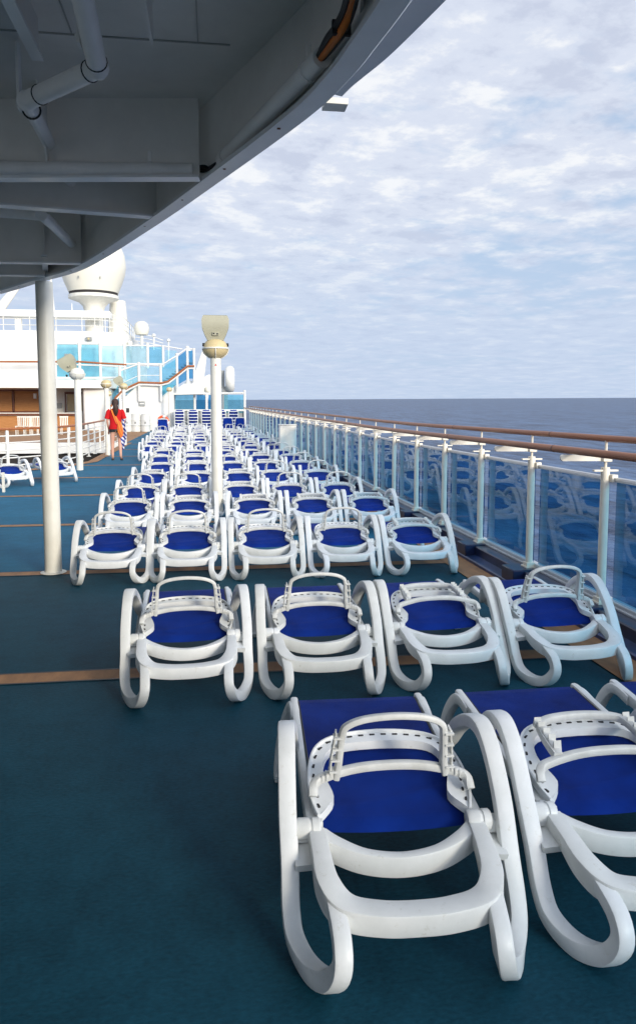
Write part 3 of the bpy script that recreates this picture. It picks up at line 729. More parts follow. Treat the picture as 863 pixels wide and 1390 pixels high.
# conduit along the beam
def tube_thing(name, pts, r, mat, label, cat, mats2=None, clamps=()):
    o = Vector(pts[0]); root = empty(name, o, 0, label, cat)
    m = MB(); m.tube([Vector(p)-o for p in pts], r, 4 if len(pts) > 2 else 1, 14); m.build('tube', mat, root)
    if clamps:
        m = MB()
        for t_ in clamps:
            a, b = Vector(pts[0]), Vector(pts[-1]); q = a.lerp(b,t_)-o; d = (b-a).normalized(); m.cyl(q-d*.012, q+d*.012, r*1.12, n=14); m.box(q+Vector((0,0,r*1.6)),(.02,.02,r*2))
        m.build('clamp', mat, root)
    return root
c0, c1 = pz(-160,226,3.035), pz(262,231,3.035)
tube_thing('conduit', [c0, c1], .038, M['pipe'], 'straight grey conduit running along the ceiling beam', 'conduit', clamps=(.86,.2))
d0, d1 = pz(302,218,3.07), pz(437,78,3.07)
tube_thing('conduit', [d0, d1], .040, M['pipe'], 'slanting grey conduit beside the curved edge girder', 'conduit', clamps=(.06,.9))
m = MB()
for k in range(3): m.tube([c1.lerp(c0,.02)+Vector((0,0,.015-.015*k)), pz(275,232-k*3,3.06), pz(288,226+k*2,3.06), d0.lerp(d1,.03)+Vector((.01*k,0,0))], .011, 6, 8)
tag(m.build('cable_bundle', M['black']), 'short black cable bundle between the two conduits', 'cable')
cab = []
for k, (mt, dx) in enumerate((('black',-7),('orange_cable',-1),('black',5),('orange_cable',2))):
    m = MB(); m.tube([d1.lerp(d0,.05), pz(446+dx*.5,62+dx,3.08-.006*k), pz(462+dx,40+dx*.4,3.08-.006*k), pz(474+dx,12,3.09), pz(484+dx,-30,3.10)], .013, 6, 8)
    cab.append((m, mt))
root = empty('cable_loom', d1, 0, 'orange and black cables bending out of the slanting conduit', 'cable')
for m, mt in cab:
    o = m.build('cable', M[mt], root); o.location = -d1
m = MB(); q = pz(463,38,3.08)-d1; m.box(q,(.07,.02,.05)); m.build('cable_tie', M['black'], root)
# second drain pipe, further forward
e = [pz(-30,286,3.14), pz(45,291,3.12), pz(62,296,3.10), pz(97,330,3.16)]
tube_thing('drain_pipe', e, .040, M['pipe'], 'short bent drain pipe between two ceiling beams on the left', 'pipe')
e = [pz(92,241,3.16), pz(104,254,3.2)]
tube_thing('drain_pipe', e, .035, M['pipe'], 'short pipe stub just forward of the ceiling conduit', 'pipe')
# beige floodlight outboard of the rim
q = pz(449,136,3.25); m = MB(); m.box((0,0,0),(.12,.10,.030)); m.box((-.1,0,.01),(.14,.03,.02)); o = m.build('floodlight', M['cream']); o.location = q+Vector((.02,.0,-.02))
tag(o, 'small beige floodlight sticking out beyond the curved edge of the overhead deck', 'floodlight')

# --- pillar
root = empty('pillar', (-1.675,7.97,0), 0, 'round cream pillar carrying the overhead deck', 'pillar')
m = MB(); m.cyl((0,0,.012),(0,0,H+.002),.085,n=36); m.build('shaft', M['cream'], root)
m = MB(); m.lathe([(.13,0.006),(.13,.012),(.09,.02),(.087,.03)],(0,0,0),32); m.build('base_ring', M['cream'], root)

# ================================================================== LAMP POSTS
def lamp_post(x, y, top, label, box=True, box_rot=0, scale=1.0, bowl='lamp', two=False, boxoff=(0,0,0), group='beige lamp posts along the deck'):
    root = empty('lamp_post', (x,y,dz(y)), 0, label, 'lamp post', group)
    m = MB(); m.lathe([(.088*scale,0),(.088*scale,top*.66),(.088*scale,top*.66+.004),(.086*scale,top*.66+.006),(.084*scale,top)],(0,0,0),24)
    m.build('pole', M['cream'], root)
    s = scale; c = (0,0,top)
    m = MB(); m.lathe([(.06*s,-.01),(.09*s,.004*s),(.14*s,.035*s),(.175*s,.075*s),(.192*s,.115*s),(.195*s,.14*s)], c, 28); m.build('lamp_bowl', M[bowl], root)
    m = MB(); m.lathe([(.195*s,.14*s),(.208*s,.142*s),(.210*s,.152*s),(.208*s,.164*s),(.19*s,.166*s)], c, 28)
    for k in range(4):
        a = k*math.pi/2+math.pi/4*0-math.pi/2; m.tube([(math.cos(a)*.205*s,math.sin(a)*.205*s,top+.145*s),(math.cos(a)*.18*s,math.sin(a)*.18*s,top+.07*s),(math.cos(a)*.09*s,math.sin(a)*.09*s,top+.0)], .008*s, 3, 6)
    m.build('lamp_ring', M['cream'], root)
    m = MB(); m.lathe([(.188*s,.165*s),(.182*s,.205*s),(.16*s,.25*s),(.12*s,.285*s),(.05*s,.305*s),(.001,.307*s)], c, 28); m.build('lamp_cap', M[bowl], root)
    if box:
        bx = empty  # floodlight housing on top
        m = MB(); b = [(-.165,-.10),(.165,-.10),(.165,.10),(-.165,.10)]; t = [(-.215,-.13),(.215,-.13),(.215,.13),(-.215,.13)]
        rot = Matrix.Rotation(box_rot, 3, 'Y'); off = Vector((boxoff[0],boxoff[1],top+.27*s+boxoff[2]))
        def q(p, z): return off + rot @ (Vector((p[0]*s,p[1]*s,z*s)))
        levels = [([(x_*.73,y_) for x_,y_ in b],.0),([(x_*1.03,y_*1.15) for x_,y_ in b],.10),([(x_*.965,y_*1.1) for x_,y_ in t],.20),([(x_*.985,y_*1.1) for x_,y_ in t],.32),([(x_*.87,y_*.9) for x_,y_ in t],.385)]
        vs = [q(p,z) for poly,z in levels for p in poly]; fs = [[3,2,1,0],[16,17,18,19]]
        for L_ in range(4):
            for j in range(4): fs.append([L_*4+j,L_*4+(j+1)%4,(L_+1)*4+(j+1)%4,(L_+1)*4+j])
        m.add(vs, fs)
        m.add([q(p,.389) for p in [(-.18,-.105),(.18,-.105),(.18,.105),(-.18,.105)]],[[0,1,2,3]],1)
        hb = m.build('floodlight_housing', [M['lamp_box'], M['tin']], root, ang=25)
        m = MB(); m.box(q((0,-.125),.10),(.10*s,.03*s,.05*s)); m.box(q((.03,-.14),.10),(.022*s,.02*s,.022*s),mi=1); m.box(q((-.025,-.14),.105),(.022*s,.02*s,.022*s),mi=1); m.build('bracket', [M['lamp_box'], M['black']], root)
        m = MB()
        for s_ in (-1,1): m.cyl(q((s_*.16,0),-.06),q((s_*.205,0),-.06),.028*s,n=10)
        m.build('knob', M['black'], root)
    return root
lp = lamp_post(.045, 12.0, 2.50, 'tall cream lamp post with beige floodlight standing among the lounger rows', True)
lp.location.z = dz(12)
m = MB(); m.add([(-.018,-.0885,2.38),(.018,-.0885,2.38),(0,-.0885,2.412)],[[0,1,2]]); m.build('warning_triangle', M['signred'], lp, smooth=False)
def gp(px, py):           # a point on the sheered deck
    Y = 20.0
    for _ in range(40):
        p = Zp(px, py, dz(Y)); Y = p.y
    return p
for (px, py, ptop, lab, box, br, bo, sc, bowl) in [
    (109,638,520,'lamp post with white bowl and tilted beige floodlight at the corner of the left fence',True,-.5,(-.13,0,-.03),1.0,'cream'),
    (147,618,530,'lamp post with plain beige globe beside the walking person',False,0,(0,0,0),.9,'lamp'),
    (170,604,531,'lamp post with tilted floodlight over its globe just right of the walking person',True,-.55,(-.10,0,-.03),.85,'lamp'),
    (231,586,533,'lamp post with beige globe near the leftmost lounger stack',False,0,(0,0,0),.85,'lamp')]:
    p = gp(px, py); top = (py-ptop)*p.y/1011*1.0
    lamp_post(p.x, p.y, top, lab, box, br, sc, bowl, boxoff=bo)
p = W(149,600,36); lamp_post(p.x, 36, W(149,538,36).z-dz(36), 'distant lamp post with small beige globe behind the fence end', False, scale=.8, bowl='lamp')

# ================================================================== INNER FENCE along the pool well
fen = empty('pool_fence', (-3.95,23,dz(23)), 0, 'white fence with wooden handrail curving round the pool well', 'fence')
FP = [(-20,18.3),(-12,18.7),(-8,19.25),(-6.2,19.9),(-5.3,20.55),(-4.75,21.25),(-4.35,22.1),(-4.12,23.3),(-4.05,25),(-4.05,27.5),(-4.05,30),(-4.05,33)]
fp = catmull([(a,b,0) for a,b in FP], 6)
def fz(z): return [(p.x+3.95, p.y-23, z+dz(p.y)-dz(23)) for p in fp]
for z, r_ in ((.12,.018),(.32,.018),(.52,.018),(.72,.018),(.90,.018)):
    m = MB(); m.tube(fz(z), r_, 1, 8); m.build('rail', M['white'], fen)
m = MB(); m.tube(fz(1.08), .032, 1, 10); m.build('handrail', M['teak_rail'], fen)
acc = 0; last = fp[0]; nxt = 0.0; cnt = 0
pp = MB(); pp.box((0,0,.52),(.075,.05,1.04)); pp.box((0,0,.01),(.14,.12,.02)); pp.tube([(0,0,1.04),(0,0,1.08)], .015, 1, 8); ppo = None
for i in range(1, len(fp)):
    seg = (fp[i]-fp[i-1]).length
    while acc+seg >= nxt:
        t_ = (nxt-acc)/seg; q = fp[i-1].lerp(fp[i], t_)
        if ppo is None: ppo = pp.build('post', M['white'], fen); o = ppo
        else: o = ppo.copy(); col.objects.link(o); o.parent = fen
        o.location = (q.x+3.95, q.y-23, dz(q.y)-dz(23)); dr = fp[i]-fp[i-1]; o.rotation_euler = (0,0,math.atan2(dr.y,dr.x))
        nxt += 1.25
    acc += seg
m = MB(); m.box((W(3,600,15.6).x,15.6,dz(15.6)+.2),(.05,.05,.4)); tag(m.build('bollard', M['cream']), 'short cream stub post at the left edge beside the loungers', 'post')

# white slatted chairs beyond the well
def cafe_chair(x, y, rz):
    root = empty('cafe_chair', (x,y,dz(y)), rz, 'x', 'chair', 'white slatted chairs beyond the well')
    m = MB(); m.box((0,0,.45),(.46,.45,.03)); m.build('seat', M['cream'], root)
    for a in (-1,1):
        for b in (-1,1): m = MB(); m.box((a*.2,b*.2,.22),(.04,.04,.43)); m.build('leg', M['cream'], root)
    m = MB()
    for k in range(5): m.box((-.18+.09*k,.22,.70),(.045,.02,.46))
    m.box((0,.22,.94),(.46,.03,.06)); m.build('backrest', M['cream'], root); return root
c0_ = None
for k, px in enumerate((28,37,46,55,88)):
    x = gx(px,41.2)
    o = cafe_chair(0,0,0) if c0_ is None else copy_tree(c0_)
    c0_ = c0_ or o
    o.location = (x, 41.2+.15*(k%2), dz(41)); o.rotation_euler = (0,0,math.pi*(k%2)+.1*k)
    o['label'] = 'white slatted chair at the bar, %s' % ['left end of the row','second in the row','third in the row, counted from the left','last before the pillar','standing alone right of the pillar'][k]

# ================================================================== FAR SUPERSTRUCTURE
YB = 46.0
def px2(x, y, Y=YB): v = W(x, y, Y); return v
# --- the round bar house
hx0 = W(-60,500,YB).x; hx1 = W(171,500,YB).x
bar = empty('bar_house', (W(60,500,YB).x,YB,dz(YB)), 0, 'white two storey deckhouse with rounded corner and open wooden bar below', 'building')
def rb(v): return Vector(v)-Vector(bar.location)
zt = W(100,448,YB).z; zm_ = W(100,516,YB).z; zs = W(100,527,YB).z; zb = dz(YB)-.05
def rounded_wall(m, x0, x1, y0, z0, z1, rad, mi=0, depth=14):
    pts = [(x0,y0)]
    for k in range(11):
        a = -math.pi/2+k/10*math.pi/2; pts.append((x1-rad+math.cos(a)*rad, y0+rad+math.sin(a)*rad))
    pts += [(x1,y0+depth),(x0,y0+depth)]
    m.prism([rb((a,b,z0)) for a,b in pts], (0,0,z1-z0), mi)
m = MB(); rounded_wall(m, hx0, hx1, YB+.6, zm_, zt, 2.2); m.build('upper_wall', M['white'], bar)
m = MB(); rounded_wall(m, hx0, W(176,500,YB).x, YB-.6, zs, zm_, 2.6); m.build('balcony_slab', M['white'], bar)
m = MB(); xa, xb = W(113,550,YB).x, W(152,550,YB).x
m.box(rb(((xa+xb)/2,YB+1.2,(zb+zs)/2)),(xb-xa,2.4,zs-zb-.004)); m.build('lower_wall', M['white'], bar)
m = MB(); m.box(rb(((hx0+xa)/2,YB+3.6,(zb+zs)/2)),(xa-hx0-.01,.2,zs-zb-.006)); m.build('bar_back_wall', M['cream'], bar)
m = MB()
for a, b in ((-40,17.5),(20,56)):
    q0, q1 = W(a,531,YB+3.4), W(b,558,YB+3.4); m.box(rb(((q0.x+q1.x)/2,YB+3.4,(q0.z+q1.z)/2)),(q1.x-q0.x,.06,q0.z-q1.z))
m.build('wood_panel', M['wood'], bar)
m = MB()
for a, b, c_, d_ in ((-45,527,57,531),(17,527,20.5,560),(55,527,58,560),(-45,558,58,562),(88,532,90.5,560),(90,532,112,535)):
    q0, q1 = W(a,b,YB+3.3), W(c_,d_,YB+3.3); m.box(rb(((q0.x+q1.x)/2,YB+3.32,(q0.z+q1.z)/2)),(q1.x-q0.x,.09,abs(q0.z-q1.z)))
m.build('panel_trim', M['woodd'], bar)
m = MB(); q0, q1 = W(77,547,YB+3.3), W(84,554,YB+3.3); m.box(rb(((q0.x+q1.x)/2,YB+3.4,(q0.z+q1.z)/2)),(q1.x-q0.x,.1,q0.z-q1.z)); q0, q1 = W(91,535,YB+3.3), W(112,558,YB+3.3); m.box(rb(((q0.x+q1.x)/2,YB+3.44,(q0.z+q1.z)/2)),(q1.x-q0.x,.06,q0.z-q1.z),mi=1); m.build('notice_frame', [M['tin'], M['lamp']], bar)
m = MB(); q0, q1 = W(-50,563,YB), W(105,572,YB)
m.box(rb(((q0.x+q1.x)/2,YB+1.0,q0.z)),(q1.x-q0.x,.9,.10),mi=1); m.box(rb(((q0.x+q1.x)/2,YB+1.0,(q0.z+zb)/2-.03)),(q1.x-q0.x-.2,.6,q0.z-zb-.06)); m.box(rb(((q0.x+q1.x)/2,YB+.5,q0.z+.09)),(q1.x-q0.x,.05,.05),mi=2); m.build('bar_counter', [M['wood'], M['woodd'], M['cream']], bar)
m = MB(); q = W(121,460,YB+.5); m.box(rb((q.x,YB+.5,q.z)),(.34,.2,.22)); m.box(rb((q.x-.0,YB+.38,q.z)),(.10,.06,.12),mi=1); m.build('wall_lamp', [M['tin'], M['lamp']], bar)
m = MB(); q = W(92,483,YB-.3); m.box(rb((q.x,YB-.28,q.z)),(.34,.04,.24)); m.box(rb((q.x,YB-.31,q.z-.02)),(.24,.02,.08),mi=1); m.build('notice_sign', [M['tin'], M['screen_pale']], bar)
m = MB(); q = W(48,541,YB+3.2); m.cyl(rb(q+Vector((0,0,.0))), rb(q+Vector((0,0,.32))),.10,n=10); m.build('wall_light', M['white'], bar)
# roof rail of the house
rr_ = empty('roof_railing', (W(60,440,YB).x,YB+1,zt), 0, 'thin white guard rail on the roof of the bar house below the big radome', 'railing')
def rel2(v, o): return Vector(v)-Vector(o.location)
m = MB(); pts = [(hx0,YB+.9),(hx1-2.6,YB+.9),(hx1-1.3,YB+1.3),(hx1-.5,YB+2.2),(hx1-.35,YB+4),(hx1-.35,YB+9)]
for z in (.35,.72,1.1): m.tube([rel2((a,b,zt+z),rr_) for a,b in pts], .022, 4, 6)
m.build('rail', M['cream'], rr_)
m = MB(); cp = catmull([(a,b,0) for a,b in pts], 4)
for (x, y) in [(hx1-2.6-k*1.5, YB+.9) for k in range(12)]+[(q.x,q.y) for q in cp[5:]]:
    m = MB(); m.cyl(rel2((x,y,zt),rr_), rel2((x,y,zt+1.12),rr_), .025, n=6); m.build('post', M['cream'], rr_)

# --- windscreens: posts + panes
def screen(name, label, posts_, panes, rails=(), group=None, cat='windscreen', Y=YB, pr_=.075):
    o = W(posts_[0][0], posts_[0][2], Y); root = empty(name, o, 0, label, cat, group)
    for (x, ya, yb, *yy) in posts_:
        Yp = yy[0] if yy else Y; a, b = W(x,ya,Yp)-o, W(x,yb,Yp)-o; m = MB(); m.cyl(b, (b.x,b.y,a.z), pr_, n=10); m.lathe([(pr_*1.25,0),(pr_*1.25,.05),(.001,.07)],(b.x,b.y,a.z),10); m.build('post', M['white'], root)
    for (quad, mt, *yy) in panes:
        Yp = yy[0] if yy else Y; m = MB(); m.add([W(x,y,Yp)-o for x,y in quad], [[0,1,2,3]]); m.build('pane', M[mt], root, smooth=False)
    for (pts, r_, mt, *yy) in rails:
        Yp = yy[0] if yy else Y; m = MB(); m.tube([W(x,y,Yp)-o for x,y in pts], r_, 1, 8); m.build('handrail' if mt == 'teak_rail' else 'rail', M[mt], root)
    return root
screen('windscreen', 'blue glass windscreen on the upper balcony of the bar house', [(76,466,515),(109,466,515),(137,467,515),(170,467,515)],
  [([(78,467),(107,467),(107,511),(78,511)],'screen'),([(111,467),(135,468),(135,511),(111,511)],'screen'),([(139,469),(168,469),(168,511),(139,511)],'screen_pale')],
  [([(-40,491),(76,491),(109,491),(137,493),(172,495)],.055,'teak_rail',YB-.25),([(-40,494.5),(76,494.5),(137,496),(172,498)],.04,'white',YB-.25),([(-40,513),(172,513)],.05,'white'),([(76,466.5),(170,467.5)],.04,'white')], Y=YB-.2)
screen('windscreen', 'glass windscreen running right from the bar house above the stairs', [(201,467,500),(222,470,500)],
  [([(172,470),(200,470),(200,493),(172,493)],'screen_pale'),([(203,471),(221,471),(221,493),(203,493)],'screen'),([(224,475),(240,476),(240,500),(224,500)],'screen_pale'),([(172,496),(189,496),(189,520),(172,520)],'screen_pale')],
  [([(172,469),(222,469.5),(248,474)],.035,'white'),([(172,494),(222,494)],.05,'white')], Y=YB+1.6)
# stair: white solid sides
st = empty('staircase', W(190,583,YB), 0, 'white outside staircase rising right in two flights beside the barrels', 'staircase')
o = Vector(st.location)
m = MB()
ysd = 45.0
poly = [(150,584),(236,584),(236,522),(219,523),(188,523),(176,533),(165,545),(150,562)]
m.prism([W(x,y,ysd)-o for x,y in poly], (0,2.2,0)); m.build('lower_side_wall', M['white'], st, smooth=False)
m = MB(); poly = [(219,522.5),(262,478+38),(268,520),(268,534),(234,534),(219,523)]
m.prism([W(x,y,ysd+.15)-o for x,y in [(219,545),(219,544),(255,516.5),(272,519),(276,534),(276,535),(232,536)]], (0,1.8,0)); m.build('upper_side_wall', M['white'], st, smooth=False)
m = MB()
for k in range(10):
    x = 152+k*3.8; y = 562-k*4.2; v = W(x,y,ysd+1.1)-o; m.box(v,(.34,1.6,.05))
for k in range(10):
    x = 222+k*4; y = 520-k*3.0; v = W(x,y,ysd+1.2)-o; m.box(v,(.34,1.4,.05))
m.build('tread', M['tin'], st)
m = MB(); q = W(193,548,ysd-.06)-o; m.box(q,(.34,.04,.28)); m.box(q+Vector((0,-.025,.0)),(.26,.02,.05),mi=1); m.build('notice_sign', [M['tin'], M['white']], st)
screen('stair_balustrade', 'blue glass balustrade with sloping wooden handrail on the staircase', [(152,556,584),(164,498,560),(189.5,493,545),(219,496,545),(241,481,531),(255,471,518),(264,474,518)],
  [([(165,503),(188,495),(188,523),(166,541)],'screen_pale'),([(191,497),(218,498),(218,521),(191,521)],'screen_pale'),([(153,535),(163,520),(164,545),(153,560)],'screen'),([(220,499),(240,487),(240,522),(220,538)],'screen'),([(242,484),(254,475),(254,515),(242,522)],'screen_deep'),([(256,476),(263,476),(263,514),(256,514)],'screen_deep')],
  [([(151,552),(157,540),(166,531),(176,525),(189,519),(219,520),(228,518),(241,508),(255,497),(264,497)],.06,'teak_rail',ysd-.25),([(151,556),(157,543),(166,534),(176,528),(189,522),(219,523),(229,520),(241,511),(255,500),(264,500)],.05,'white',ysd-.22),
   ([(164,503),(189,494),(219,496),(241,482),(255,472),(264,475)],.04,'white'),([(166,520),(189,509.5),(219,509.5)],.02,'white')], Y=ysd-.15)
# end windscreen across the deck
screen('windscreen', 'blue glass windscreen across the deck behind the stacked loungers', [(236,535,590),(265,526,590),(281,535,590),(332.5,531,586)],
  [([(238,536),(264,536),(264,557),(238,557)],'screen'),([(267,536),(280,536),(280,557),(267,557)],'screen_deep'),([(283,536),(302,536),(302,557),(283,557)],'screen_deep'),([(304,536),(331,536),(331,560),(304,560)],'screen')],
  [([(236,534.5),(332,533.5)],.05,'white'),([(236,557),(332,557)],.06,'white')], Y=46.0)
# lower rest of that screen (solid white dado)
a, b = W(236,557,46.1), W(333,557,46.1); m = MB(); m.box(((a.x+b.x)/2,46.15,(a.z+dz(46))/2),(b.x-a.x,.08,a.z-dz(46))); tag(m.build('low_bulkhead', M['tin']), 'low grey bulkhead below the end windscreen', 'wall')

# --- big radome
YR = 54.0
def vp(x, y, Y): return W(x, y, Y)
k_px = YR/1011.0
c = vp(127.5,400,YR); root = empty('radome', c, 0, 'huge cream satellite radome on a flared pedestal above the bar house', 'radome')
m = MB(); r_ = k_px
prof = [(31*r_,0),(33*r_,5*r_),(36*r_,12*r_),(40*r_,24*r_),(41.5*r_,34*r_),(40*r_,48*r_),(35*r_,60*r_),(27*r_,70*r_),(14*r_,77*r_),(.01,79*r_)]
m.lathe(prof,(0,0,2*r_),48); m.build('dome', M['dome'], root)
m = MB(); m.lathe([(30.3*r_,-1.6*r_),(30.3*r_,2.0*r_)],(0,0,0),48); m.build('dark_band', M['dark'], root)
m = MB(); m.lathe([(11*r_,-52*r_),(11.5*r_,-40*r_),(12*r_,-22*r_),(14*r_,-15*r_),(19*r_,-10*r_),(29*r_,-6.5*r_),(31.5*r_,-5.5*r_),(31.5*r_,-1.5*r_)],(0,0,0),40); m.build('pedestal', M['cream'], root)
m = MB()
for a_ in (-1.9,-1.2): 
    m.box((math.cos(a_)*38*r_,math.sin(a_)*38*r_,16*r_),(.10,.05,.16),a_)
m.build('vent_slot', M['tin'], root)
# roof plant left and right of the pedestal
m = MB(); q = vp(160,440,YR); m.cyl((q.x-.2,YR+2,zt),(q.x-.2,YR+2,vp(150,403,YR).z),.8,.55,n=20); tag(m.build('vent_stack', M['cream']), 'white tapered vent stack right behind the radome pedestal', 'vent')
m = MB(); a, b = vp(-30,424,52), vp(150,427,52); m.box(((a.x+b.x)/2,52.5,a.z),(b.x-a.x,1.2,.45)); m.box((a.x+4,52.5,a.z-.8),(.4,.4,1.4)); m.box((b.x-6,52.5,a.z-.8),(.4,.4,1.4)); tag(m.build('upper_platform', M['white']), 'white upper platform slab behind the roof railing', 'platform')
for (x0, y0, x1, y1, r0, lab, cat, nm) in [(73,428,69,375,.12,'thin white whip mast left of the radome beside the pillar','mast','antenna_mast'),
    (-8,430,36,372,.35,'slanted white strut at the left edge under the overhead deck','strut','funnel_strut'),
    (98,428,98,412,.05,'short aerial on the platform left of the radome pedestal','aerial','antenna_mast')]:
    m = MB(); a, b = vp(x0,y0,53), vp(x1,y1,53); m.cyl(a, b, r0, r0*.55, n=10); tag(m.build(nm, M['white']), lab, cat)
# small radomes
def small_radome(px, py, rp, base, Y, label):
    k = Y/1011; c = W(px,py,Y); root = empty('radome', c, 0, label, 'radome', 'small radomes')
    m = MB(); rr2 = rp*k; m.lathe([(rr2*.80,-rr2*.85),(rr2*.97,-rr2*.5),(rr2,-.1*rr2),(rr2*.97,rr2*.35),(rr2*.8,rr2*.72),(rr2*.45,rr2*.95),(.01,rr2)],(0,0,0),28); m.build('dome', M['dome'], root)
    m = MB(); m.cyl((0,0,-rr2*.84),(0,0,-(base-py)*k),rr2*.22,n=12); m.cyl((0,0,-rr2*.9),(0,0,-rr2*.8),rr2*.5,n=16); m.build('pedestal', M['white'], root)
small_radome(192.5,446,9.5,472,49,'small cream radome on a thin stem right of the bar house roof')
small_radome(177,466,3.2,474,48,'tiny radome just left of the small radome stem')
small_radome(282,529,4,540,50,'tiny beige radome behind the end windscreen left of the tall lamp post')
# radar drum on the right behind
Y = 52; c = W(311,515,Y); k = Y/1011
root = empty('satellite_drum', c, 0, 'white round satellite drum seen edge on right of the tall lamp post', 'antenna')
m = MB(); m.lathe([(.01,-5*k),(15*k,-4.5*k),(17.5*k,-2*k),(18*k,2*k),(17*k,5*k),(14*k,7*k),(.01,7.5*k)],(0,0,0),36,axis='X'); m.build('drum', M['white'], root)
m = MB(); m.box((-.3,0,-1.3),(.4,.5,1.6)); m.box((-.45,0,0),(.3,.4,1.2)); m.build('mount', M['tin'], root)
# crane boom and dish behind the stairs
m = MB(); a, b = W(266,532,49), W(278,476,49); m.sweep([a,(a+b)/2,b],[.75,.62,.30],[.4,.35,.2],(1,0,0),2); tag(m.build('davit_arm', M['white']), 'slanted white davit arm behind the top of the stairs', 'davit')
m = MB(); a, b = W(268,536,50), W(300,512,50); m.prism([W(268,536,50),W(272,514,50),W(284,508,50),W(300,520,50),W(300,536,50)],(0,.5,0)); tag(m.build('tender_housing', M['white']), 'low white rounded housing behind the end windscreen', 'housing')
for (x, y0, y1, Y, lab) in ((209,455,475,50,'thin antenna with small ball right of the small radome'),(257,430+46,472,50,'short pole on the stair head'),(229,462,490,49,'white stub mast between the stair windscreens')):
    m = MB(); m.cyl(W(x,y1,Y), W(x,y0,Y), .05, n=8); m.lathe([(.01,-.12),(.12,-.06),(.12,.06),(.01,.12)], W(x,y0,Y), 10); tag(m.build('antenna', M['white']), lab, 'antenna')
for z0, z1 in ((455,466),(462,472)):
    pass
m = MB()
for j in range(4): m.tube([W(180,452+j*5,51),W(205,456+j*5,51),W(222,462+j*4,51)], .025, 1, 6)
tag(m.build('wire_guard', M['white']), 'thin white guard wires behind the small radome', 'railing')
# floodlight on the post at the stair foot
root = empty('floodlight', W(265,523,45.8), 0, 'small grey floodlight on top of a post of the end windscreen', 'floodlight')
m = MB(); m.box((0,-.1,.0),(.46,.16,.24)); m.box((0,-.19,.0),(.36,.02,.16),mi=1); m.build('housing', [M['tin'], M['lamp_box']], root)
m = MB(); m.cyl((0,0,-.25),(0,0,-.05),.04,n=8); m.build('bracket', M['white'], root)

# --- barrels
bproto = None
for i, (px, lab) in enumerate(((173,'left barrel, half hidden behind the lamp post pole'),(184.3,'middle one of the three pale barrels by the staircase wall'),(197.7,'right one of the three pale barrels by the staircase wall'))):
    if bproto is None:
        root = empty('barrel'); m = MB()
        m.lathe([(.25,0),(.27,.02),(.275,.30),(.285,.31),(.275,.33),(.275,.66),(.285,.67),(.275,.69),(.27,.98),(.24,1.0)],(0,0,0),28); m.build('drum', M['barrel'], root)
        m = MB(); m.lathe([(.24,1.0),(.25,1.03),(.22,1.045),(.01,1.045)],(0,0,0),28); m.build('lid', M['barrel'], root)
        m = MB(); m.lathe([(.278,.34),(.280,.35),(.280,.365),(.278,.37)],(0,0,0),28); m.build('hoop', M['tin'], root)
        m = MB(); m.box((0,-.277,.53),(.10,.02,.12)); m.build('paper_label', M['tin'], root)
        bproto = root; o = root
    else: o = copy_tree(bproto)
    o.location = (gx(px,44.2), 44.2, dz(44.2)); tag(o, lab if 'barrel' in lab else lab, 'barrel', 'pale barrels by the stairs')
m = MB(); q = W(172,557,44.4); m.box((q.x,44.4,q.z),(.30,.22,.26)); tag(m.build('control_box', M['dark']), 'small black box on the wall above the left barrel', 'box')
# lifebuoy over the raised lounger
q = W(221.5,572,36.6); root = empty('lifebuoy', q, 0, 'orange and white lifebuoy above the raised lounger', 'lifebuoy')
m = MB(); rb_ = .235
pts = [(math.cos(R(a))*rb_, 0, math.sin(R(a))*rb_) for a in range(0,361,15)]
nseg = len(pts)-1
for k in range(0, nseg):
    m.tube([pts[k],pts[k+1]], .062, 1, 12, mi=1 if (k//2) % 3 == 2 else 0)
m.build('ring', [M['buoy'], M['white']], root)
m = MB(); m.cyl((0,.08,-.85),(0,.08,.2),.03,n=8); m.box((0,.08,0),(.2,.03,.06)); m.build('stand', M['white'], root)
# white locker by the rail
p = gp(391,625); root = empty('locker', (p.x,p.y,dz(p.y)), -.03, 'tall white locker box standing beside the glass railing', 'locker')
wd = 23/1011*p.y; m = MB(); m.box((0,.2,.56),(wd,.4,1.04)); m.build('cabinet', M['white'], root)
m = MB(); m.box((0,-.004,.56),(wd*.9,.012,.94)); m.build('door', M['cream'], root)
m = MB(); m.box((0,.2,1.09),(wd*1.05,.44,.03)); m.build('lid', M['white'], root)

# ================================================================== THE WALKING PERSON (seen from behind)
p = gp(158.5,624.5); py_ = p.y; HT = 1.72
per = empty('person', (p.x,py_,dz(py_)), .12, 'person walking away in a red T-shirt and black shorts with long dark hair', 'person')
S = 80*py_/1011/1.72
per.scale = (S,S,S)
V = [(0,0,.92),(0,0,1.05),(0,.01,1.22),(0,0,1.38),(0,.01,1.47),(0,.02,1.56),(0,.02,1.66),            # 0 pelvis..6 head top
     (-.09,0,.86),(-.10,.03,.48),(-.10,.00,.09),(-.10,.09,.03),(-.10,.15,.02),                       # 7..11 left leg
     (.09,.0,.86),(.11,-.02,.48),(.12,-.12,.12),(.14,-.02,.035),(.15,.04,.02),                       # 12..16 right leg
     (-.17,0,1.37),(-.225,-.02,1.10),(-.20,.08,.90),(-.195,.11,.83),                               # 17..20 left arm
     (.17,0,1.37),(.235,-.04,1.11),(.235,.08,.95),(.235,.12,.88)]                                   # 21..24 right arm
E_ = [(0,1),(1,2),(2,3),(3,4),(4,5),(5,6),(0,7),(7,8),(8,9),(9,10),(10,11),(0,12),(12,13),(13,14),(14,15),(15,16),(3,17),(17,18),(18,19),(19,20),(3,21),(21,22),(22,23),(23,24)]
